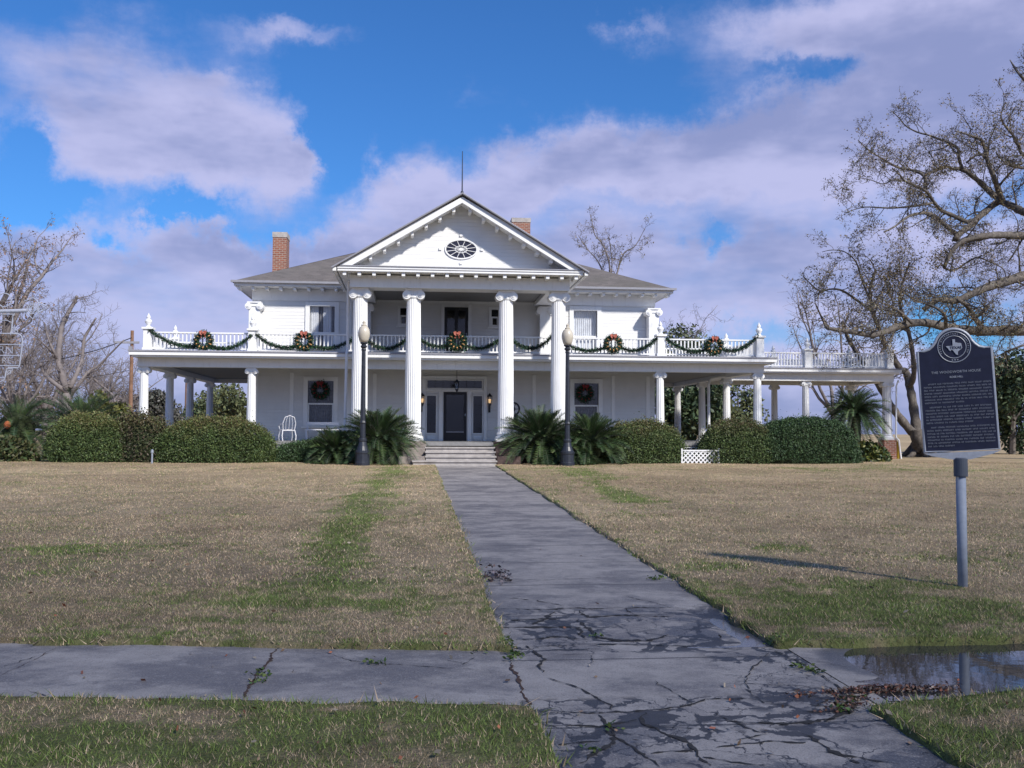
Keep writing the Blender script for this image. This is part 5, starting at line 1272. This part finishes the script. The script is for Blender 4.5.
right = [(W2, HT), (.27, HT+.002), (.225, HT+.015), (.19, HT+.045)]
out = [(-W2, HB), (W2, HB)]+right+top+[(-x, z) for x, z in right[::-1]]
m = MB(); m.prismy([(x, H0+z) for x, z in out], -.012, .012)
plate = m.build('plate', M['plate'], mk)
for a in ('rotation_euler',): plate.rotation_euler = (0, R(-3.2), 0)
plate.location = (.085, 0, 0)
def lean(o): o.rotation_euler = (0, R(0), 0); return o
def P3(x, z, y=-.014): return Vector((x, y, H0+z))
m = MB(); m.tube([P3(x, z, 0) for x, z in out], .016, 8, close=True); m.build('rim', M['silver'], plate)
m = MB(); m.prismy([(x, H0+z) for x, z in ((-W2-.012, HB-.016), (W2+.012, HB-.016), (W2-.06, HB-.045), (.07, -.005), (-.07, -.005), (-W2+.06, HB-.045))], -.02, .02); m.build('bracket', M['silver'], plate)
ccz = HT+.025
m = MB()
for rr, w_ in ((.148, .0045), (.108, .0035)): m.tube([P3(rr*math.cos(a), ccz+rr*math.sin(a)) for a in [2*math.pi*i/40 for i in range(40)]], w_, 5, close=True)
m.build('seal_ring', M['silver'], plate)
TX = [(-.22, .98), (.12, .98), (.12, .52), (.30, .50), (.52, .42), (.80, .40), (.92, .34), (.96, -.05), (1.0, -.30), (.88, -.45), (.62, -.62), (.42, -.78), (.36, -1.12), (.40, -1.30), (.12, -1.20), (-.05, -.92), (-.22, -.62), (-.42, -.48), (-.58, -.66), (-.76, -.54), (-.86, -.30), (-1.10, -.02), (-1.14, .06), (-.24, .06)]
m = MB(); m.prismy([(x*.068+.004, H0+ccz+.008+z*.068) for x, z in TX], -.020, -.0125); m.build('state_map', M['silver'], plate)
def text_geo(body, size, ext=.0015, align='CENTER', width=None, thin=0.):
    cu = bpy.data.curves.new('glyphs', 'FONT'); cu.body = body; cu.size = size; cu.extrude = ext; cu.align_x = align; cu.align_y = 'CENTER'; cu.offset = size*.015-thin
    if width: cu.space_character = width
    o = bpy.data.objects.new('glyphs', cu); col.objects.link(o); dg = bpy.context.evaluated_depsgraph_get()
    me = bpy.data.meshes.new_from_object(o.evaluated_get(dg)); v = [tuple(p.co) for p in me.vertices]; f = [tuple(p.vertices) for p in me.polygons]
    bpy.data.objects.remove(o); bpy.data.curves.remove(cu); bpy.data.meshes.remove(me); return v, f
def glyphs(mb, body, x, z, size, ext=.0015, rot=0., y=-.0145, align='CENTER', width=None, thin=0.):
    v, f = text_geo(body, size, ext, align, width, thin); c, s_ = math.cos(rot), math.sin(rot)
    mb.add([(x+a*c-b_*s_, y-w_, z+a*s_+b_*c) for a, b_, w_ in v], f)
def text(body, x, z, size, mt, parent, **k):
    m = MB(); glyphs(m, body, x, z, size, **k); return m.build('lettering', mt, parent)
text('TEXAS', .012, H0+ccz-.008, .036, M['plate'], plate, y=-.0215)
text('THE WOODWORTH HOUSE', 0, H0+.845, .033, M['silver'], plate, width=1.08, thin=.0006)
text('ROSE HILL', 0, H0+.795, .026, M['silver'], plate)
text('* * *', 0, H0+ccz-.132, .034, M['silver'], plate)
S_ = 'TEXAS HISTORICAL COMMISSION'; sm = MB()
for i, ch in enumerate(S_):
    if ch == ' ': continue
    a = R(205-230*i/(len(S_)-1)); glyphs(sm, ch, .128*math.cos(a), H0+ccz+.128*math.sin(a), .019, rot=a-math.pi/2)
sm.build('seal_lettering', M['silver'], plate)
M['worn'] = mat('worn_silver_lettering', (.20, .21, .24), .5, .3, 60)
m = MB(); rr = random.Random(5)                       # the small body text, row by row, as raised worn strokes
rows = [.735-.0302*i for i in range(7)]+[.735-.0302*(i+7.45) for i in range(6)]+[.735-.0302*(i+13.9) for i in range(7)]
ends = {6: .05, 12: .12, 19: -.06}
for k, zr in enumerate(rows):
    x = -.30 if k not in (0, 7, 13) else -.26; xe = ends.get(k, .305)
    while x < xe:
        wl = rr.randint(2, 9)
        for j in range(wl):
            if x > xe: break
            h = .0155; kind = rr.randint(0, 3); sx = .0028
            m.box(x, x+sx, -.0155, -.0122, H0+zr-h/2, H0+zr+h/2)
            if kind in (0, 1): m.box(x+sx+.0001, x+.0085, -.0155, -.0122, H0+zr+h/2-.003, H0+zr+h/2)
            if kind in (0, 2): m.box(x+sx+.0001, x+.0085, -.0155, -.0122, H0+zr-.0015, H0+zr+.0015)
            if kind in (1, 2, 3): m.box(x+.0065, x+.0090, -.0156, -.0122, H0+zr-h/2, H0+zr+h/2-.004)
            x += .0125
        x += .010
o = m.build('body_lettering', M['worn'], plate); o['kind'] = 'stuff'

# ------------------------------------------------------------------ white wrought iron hanging sign at the left edge
M['thiniron'] = mat('weathered_white_iron', (.62, .62, .66), .6, .15, 30)
IY = 9.0
isg = thing('hanging_sign', (at(-60, 440, IY).x, IY, .25), 'white wrought iron bracket and hanging sign frame with scrolls at the left edge', 'sign')
ap = lambda x, y, dy=0.: at(x, y, IY+dy)
m = MB(); px_ = at(-62, 440, IY).x; m.lathe(px_, IY, [(.05, .05), (.045, 3.2), (.06, 3.22), (.03, 3.3), (0, 3.34)], 14); m.build('post', M['thiniron'], isg)
m = MB(); m.tube([ap(-62, 313), ap(-20, 312), ap(27, 310.5)], .017, 10); m.build('arm', M['thiniron'], isg)
m = MB(); cx_, cy_ = 32.5, 308.5
circ = lambda cx, cy, r, n=20: [ap(cx+r*math.cos(2*math.pi*i/n), cy+r*math.sin(2*math.pi*i/n)) for i in range(n)]
for r in (5.2, 3.6, 1.8): m.tube(circ(cx_, cy_, r), .0042, 5, close=True)
m.tube([ap(24.5, 301), ap(29, 299.6), ap(33, 297.5), ap(36, 299.8), ap(38.5, 303), ap(38.8, 309), ap(38.3, 313), ap(33, 319), ap(28, 314.5), ap(24.5, 311)], .0048, 5, close=False)
m.tube([ap(39, 302.5), ap(44, 305), ap(49, 307.6), ap(44, 310), ap(39, 312.5)], .0055, 5); m.tube([ap(41, 305), ap(44.5, 307.5), ap(41, 310)], .003, 4)
m.tube(circ(4.5, 300, 6.8), .005, 5, close=True); m.tube(circ(-12, 300, 6.8), .005, 5, close=True)
m.build('scroll_ornament', M['thiniron'], isg)
m = MB()
m.tube([ap(14.5, 311), ap(14.2, 314), ap(13.5, 316)], .005, 5); m.tube([ap(-45, 314.5), ap(13, 314.3), ap(12.6, 321), ap(12, 326), ap(11.5, 333)], .006, 5); m.tube([ap(-45, 320.8), ap(7, 320.4), ap(11.5, 322.5)], .004, 5)
m.tube(circ(13.8, 329, 1.8, 12), .0035, 4, close=True); m.tube(circ(16.2, 331.5, 1.5, 12), .0035, 4, close=True); m.tube([ap(10.5, 333), ap(12, 327.5), ap(17.5, 331), ap(17, 333.6)], .0035, 4)
m.build('hanger', M['thiniron'], isg)
m = MB(); m.tube([ap(-52, 333), ap(12, 333.6), ap(18.5, 334), ap(21.5, 336), ap(22.5, 340), ap(21.6, 350), ap(20.4, 358), ap(19.4, 366), ap(18, 368), ap(8, 367.6)], .0058, 6)
for y_, x_ in ((344.5, 22), (355.6, 21), (365.6, 19)): m.tube([ap(-52, y_), ap(x_, y_)], .0048, 5)
m.tube([ap(13, 368.5), ap(6.5, 369), ap(6, 372), ap(5.2, 377), ap(3.5, 380.6), ap(0, 381.8), ap(-30, 382.5)], .006, 5); m.tube([ap(5.5, 377.5), ap(0, 377.7), ap(-25, 378)], .004, 5)
m.tube(circ(9.3, 372.3, 1.7, 12), .0035, 4, close=True); m.tube([ap(7, 375), ap(12.5, 370), ap(13, 368.6)], .0035, 4)
m.build('frame', M['thiniron'], isg)
p = ap(13.6, 350.3); text('ERN', p.x, p.z, .092, M['thiniron'], isg, align='RIGHT', y=IY, ext=.002, thin=.0035)
p = ap(11.6, 360.8); text('RE', p.x, p.z, .075, M['thiniron'], isg, align='RIGHT', y=IY, ext=.002, thin=.003)

# ------------------------------------------------------------------ fallen leaves, weeds in the joints
def litter(pts, n, sx, sy, size, cols, label, name='fallen_leaves', h=.02):
    P = []
    for (px, py, k) in pts:
        X, Y = gnd(px, py)
        for _ in range(int(n*k)):
            x = X+random.gauss(0, sx); y = Y+random.gauss(0, sy); d_ = float(pavd(np.array(x), np.array(y)))
            P.append((x, y, (float(pav_z(np.array(x), np.array(y))) if d_ < 0 else float(lawn_z(np.array(x), np.array(y), np.array(d_)))+.02)+.008+abs(random.gauss(0, h))))
    v, f, c = leaf_cloud(np.array(P), size, pick(cols, len(P), .5), flat=.6, aspect=.55)
    props(mesh_obj(name, v, f, M['leaf'], None, False, c), label, 'leaves' if name == 'fallen_leaves' else 'weeds', kind='stuff')
BRN = [(.20, .08, .05), (.14, .07, .045), (.09, .05, .035), (.20, .12, .09), (.06, .04, .03), (.26, .20, .15)]
litter([(800, 697, .5), (830, 694, .8), (855, 693, 1.6), (870, 692, 2), (885, 692, 2), (900, 691, 2), (915, 691, 1.6), (930, 691, 1), (945, 690, .8), (853, 700, 1.5), (846, 706, 1.2), (838, 712, .7)], 80, .055, .025, .012, BRN, 'drift of brown fallen leaves along the puddle edge', h=.012)
litter([(490, 580, 1), (497, 577, 1), (505, 581, .8)], 60, .05, .10, .022, [(.05, .04, .04), (.12, .08, .07), (.22, .18, .18)], 'small heap of dark fallen leaves on the left edge of the walkway', h=.04)
litter([(random.uniform(0, 1020), random.uniform(500, 765), .02) for _ in range(150)], 60, .3, .3, .02, [(.28, .10, .05), (.20, .13, .08), (.3, .25, .18)], 'scattered single brown and red leaves lying over the lawn and paving', h=.004)
litter([(775, 646, 1), (800, 668, 1), (815, 672, 1.3), (850, 700, .8), (515, 655, 1.3), (511, 650, 1.2), (510, 660, .8), (262, 675, .9), (258, 682, .7), (372, 664, .6), (380, 664, .5), (480, 652, .4), (610, 729, .5), (590, 750, .5), (597, 637, .5), (655, 580, 1), (660, 578, .8), (840, 706, .8), (845, 712, .6)], 26, .03, .03, .016, [(.05, .09, .02), (.09, .12, .03)], 'small green weeds sprouting from the paving joints', name='weeds', h=.012)
# stakes / small pipe at the left hedge
o = MB(); p = at(152, 459, 32.6); o.lathe(p.x, p.y, [(.03, HZ), (.03, HZ+.35), (.05, HZ+.36), (.04, HZ+.45), (0, HZ+.47)], 8)
props(o.build('garden_spigot', M['galv']), 'small pale garden spigot standing before the gap between the left hedges', 'spigot')
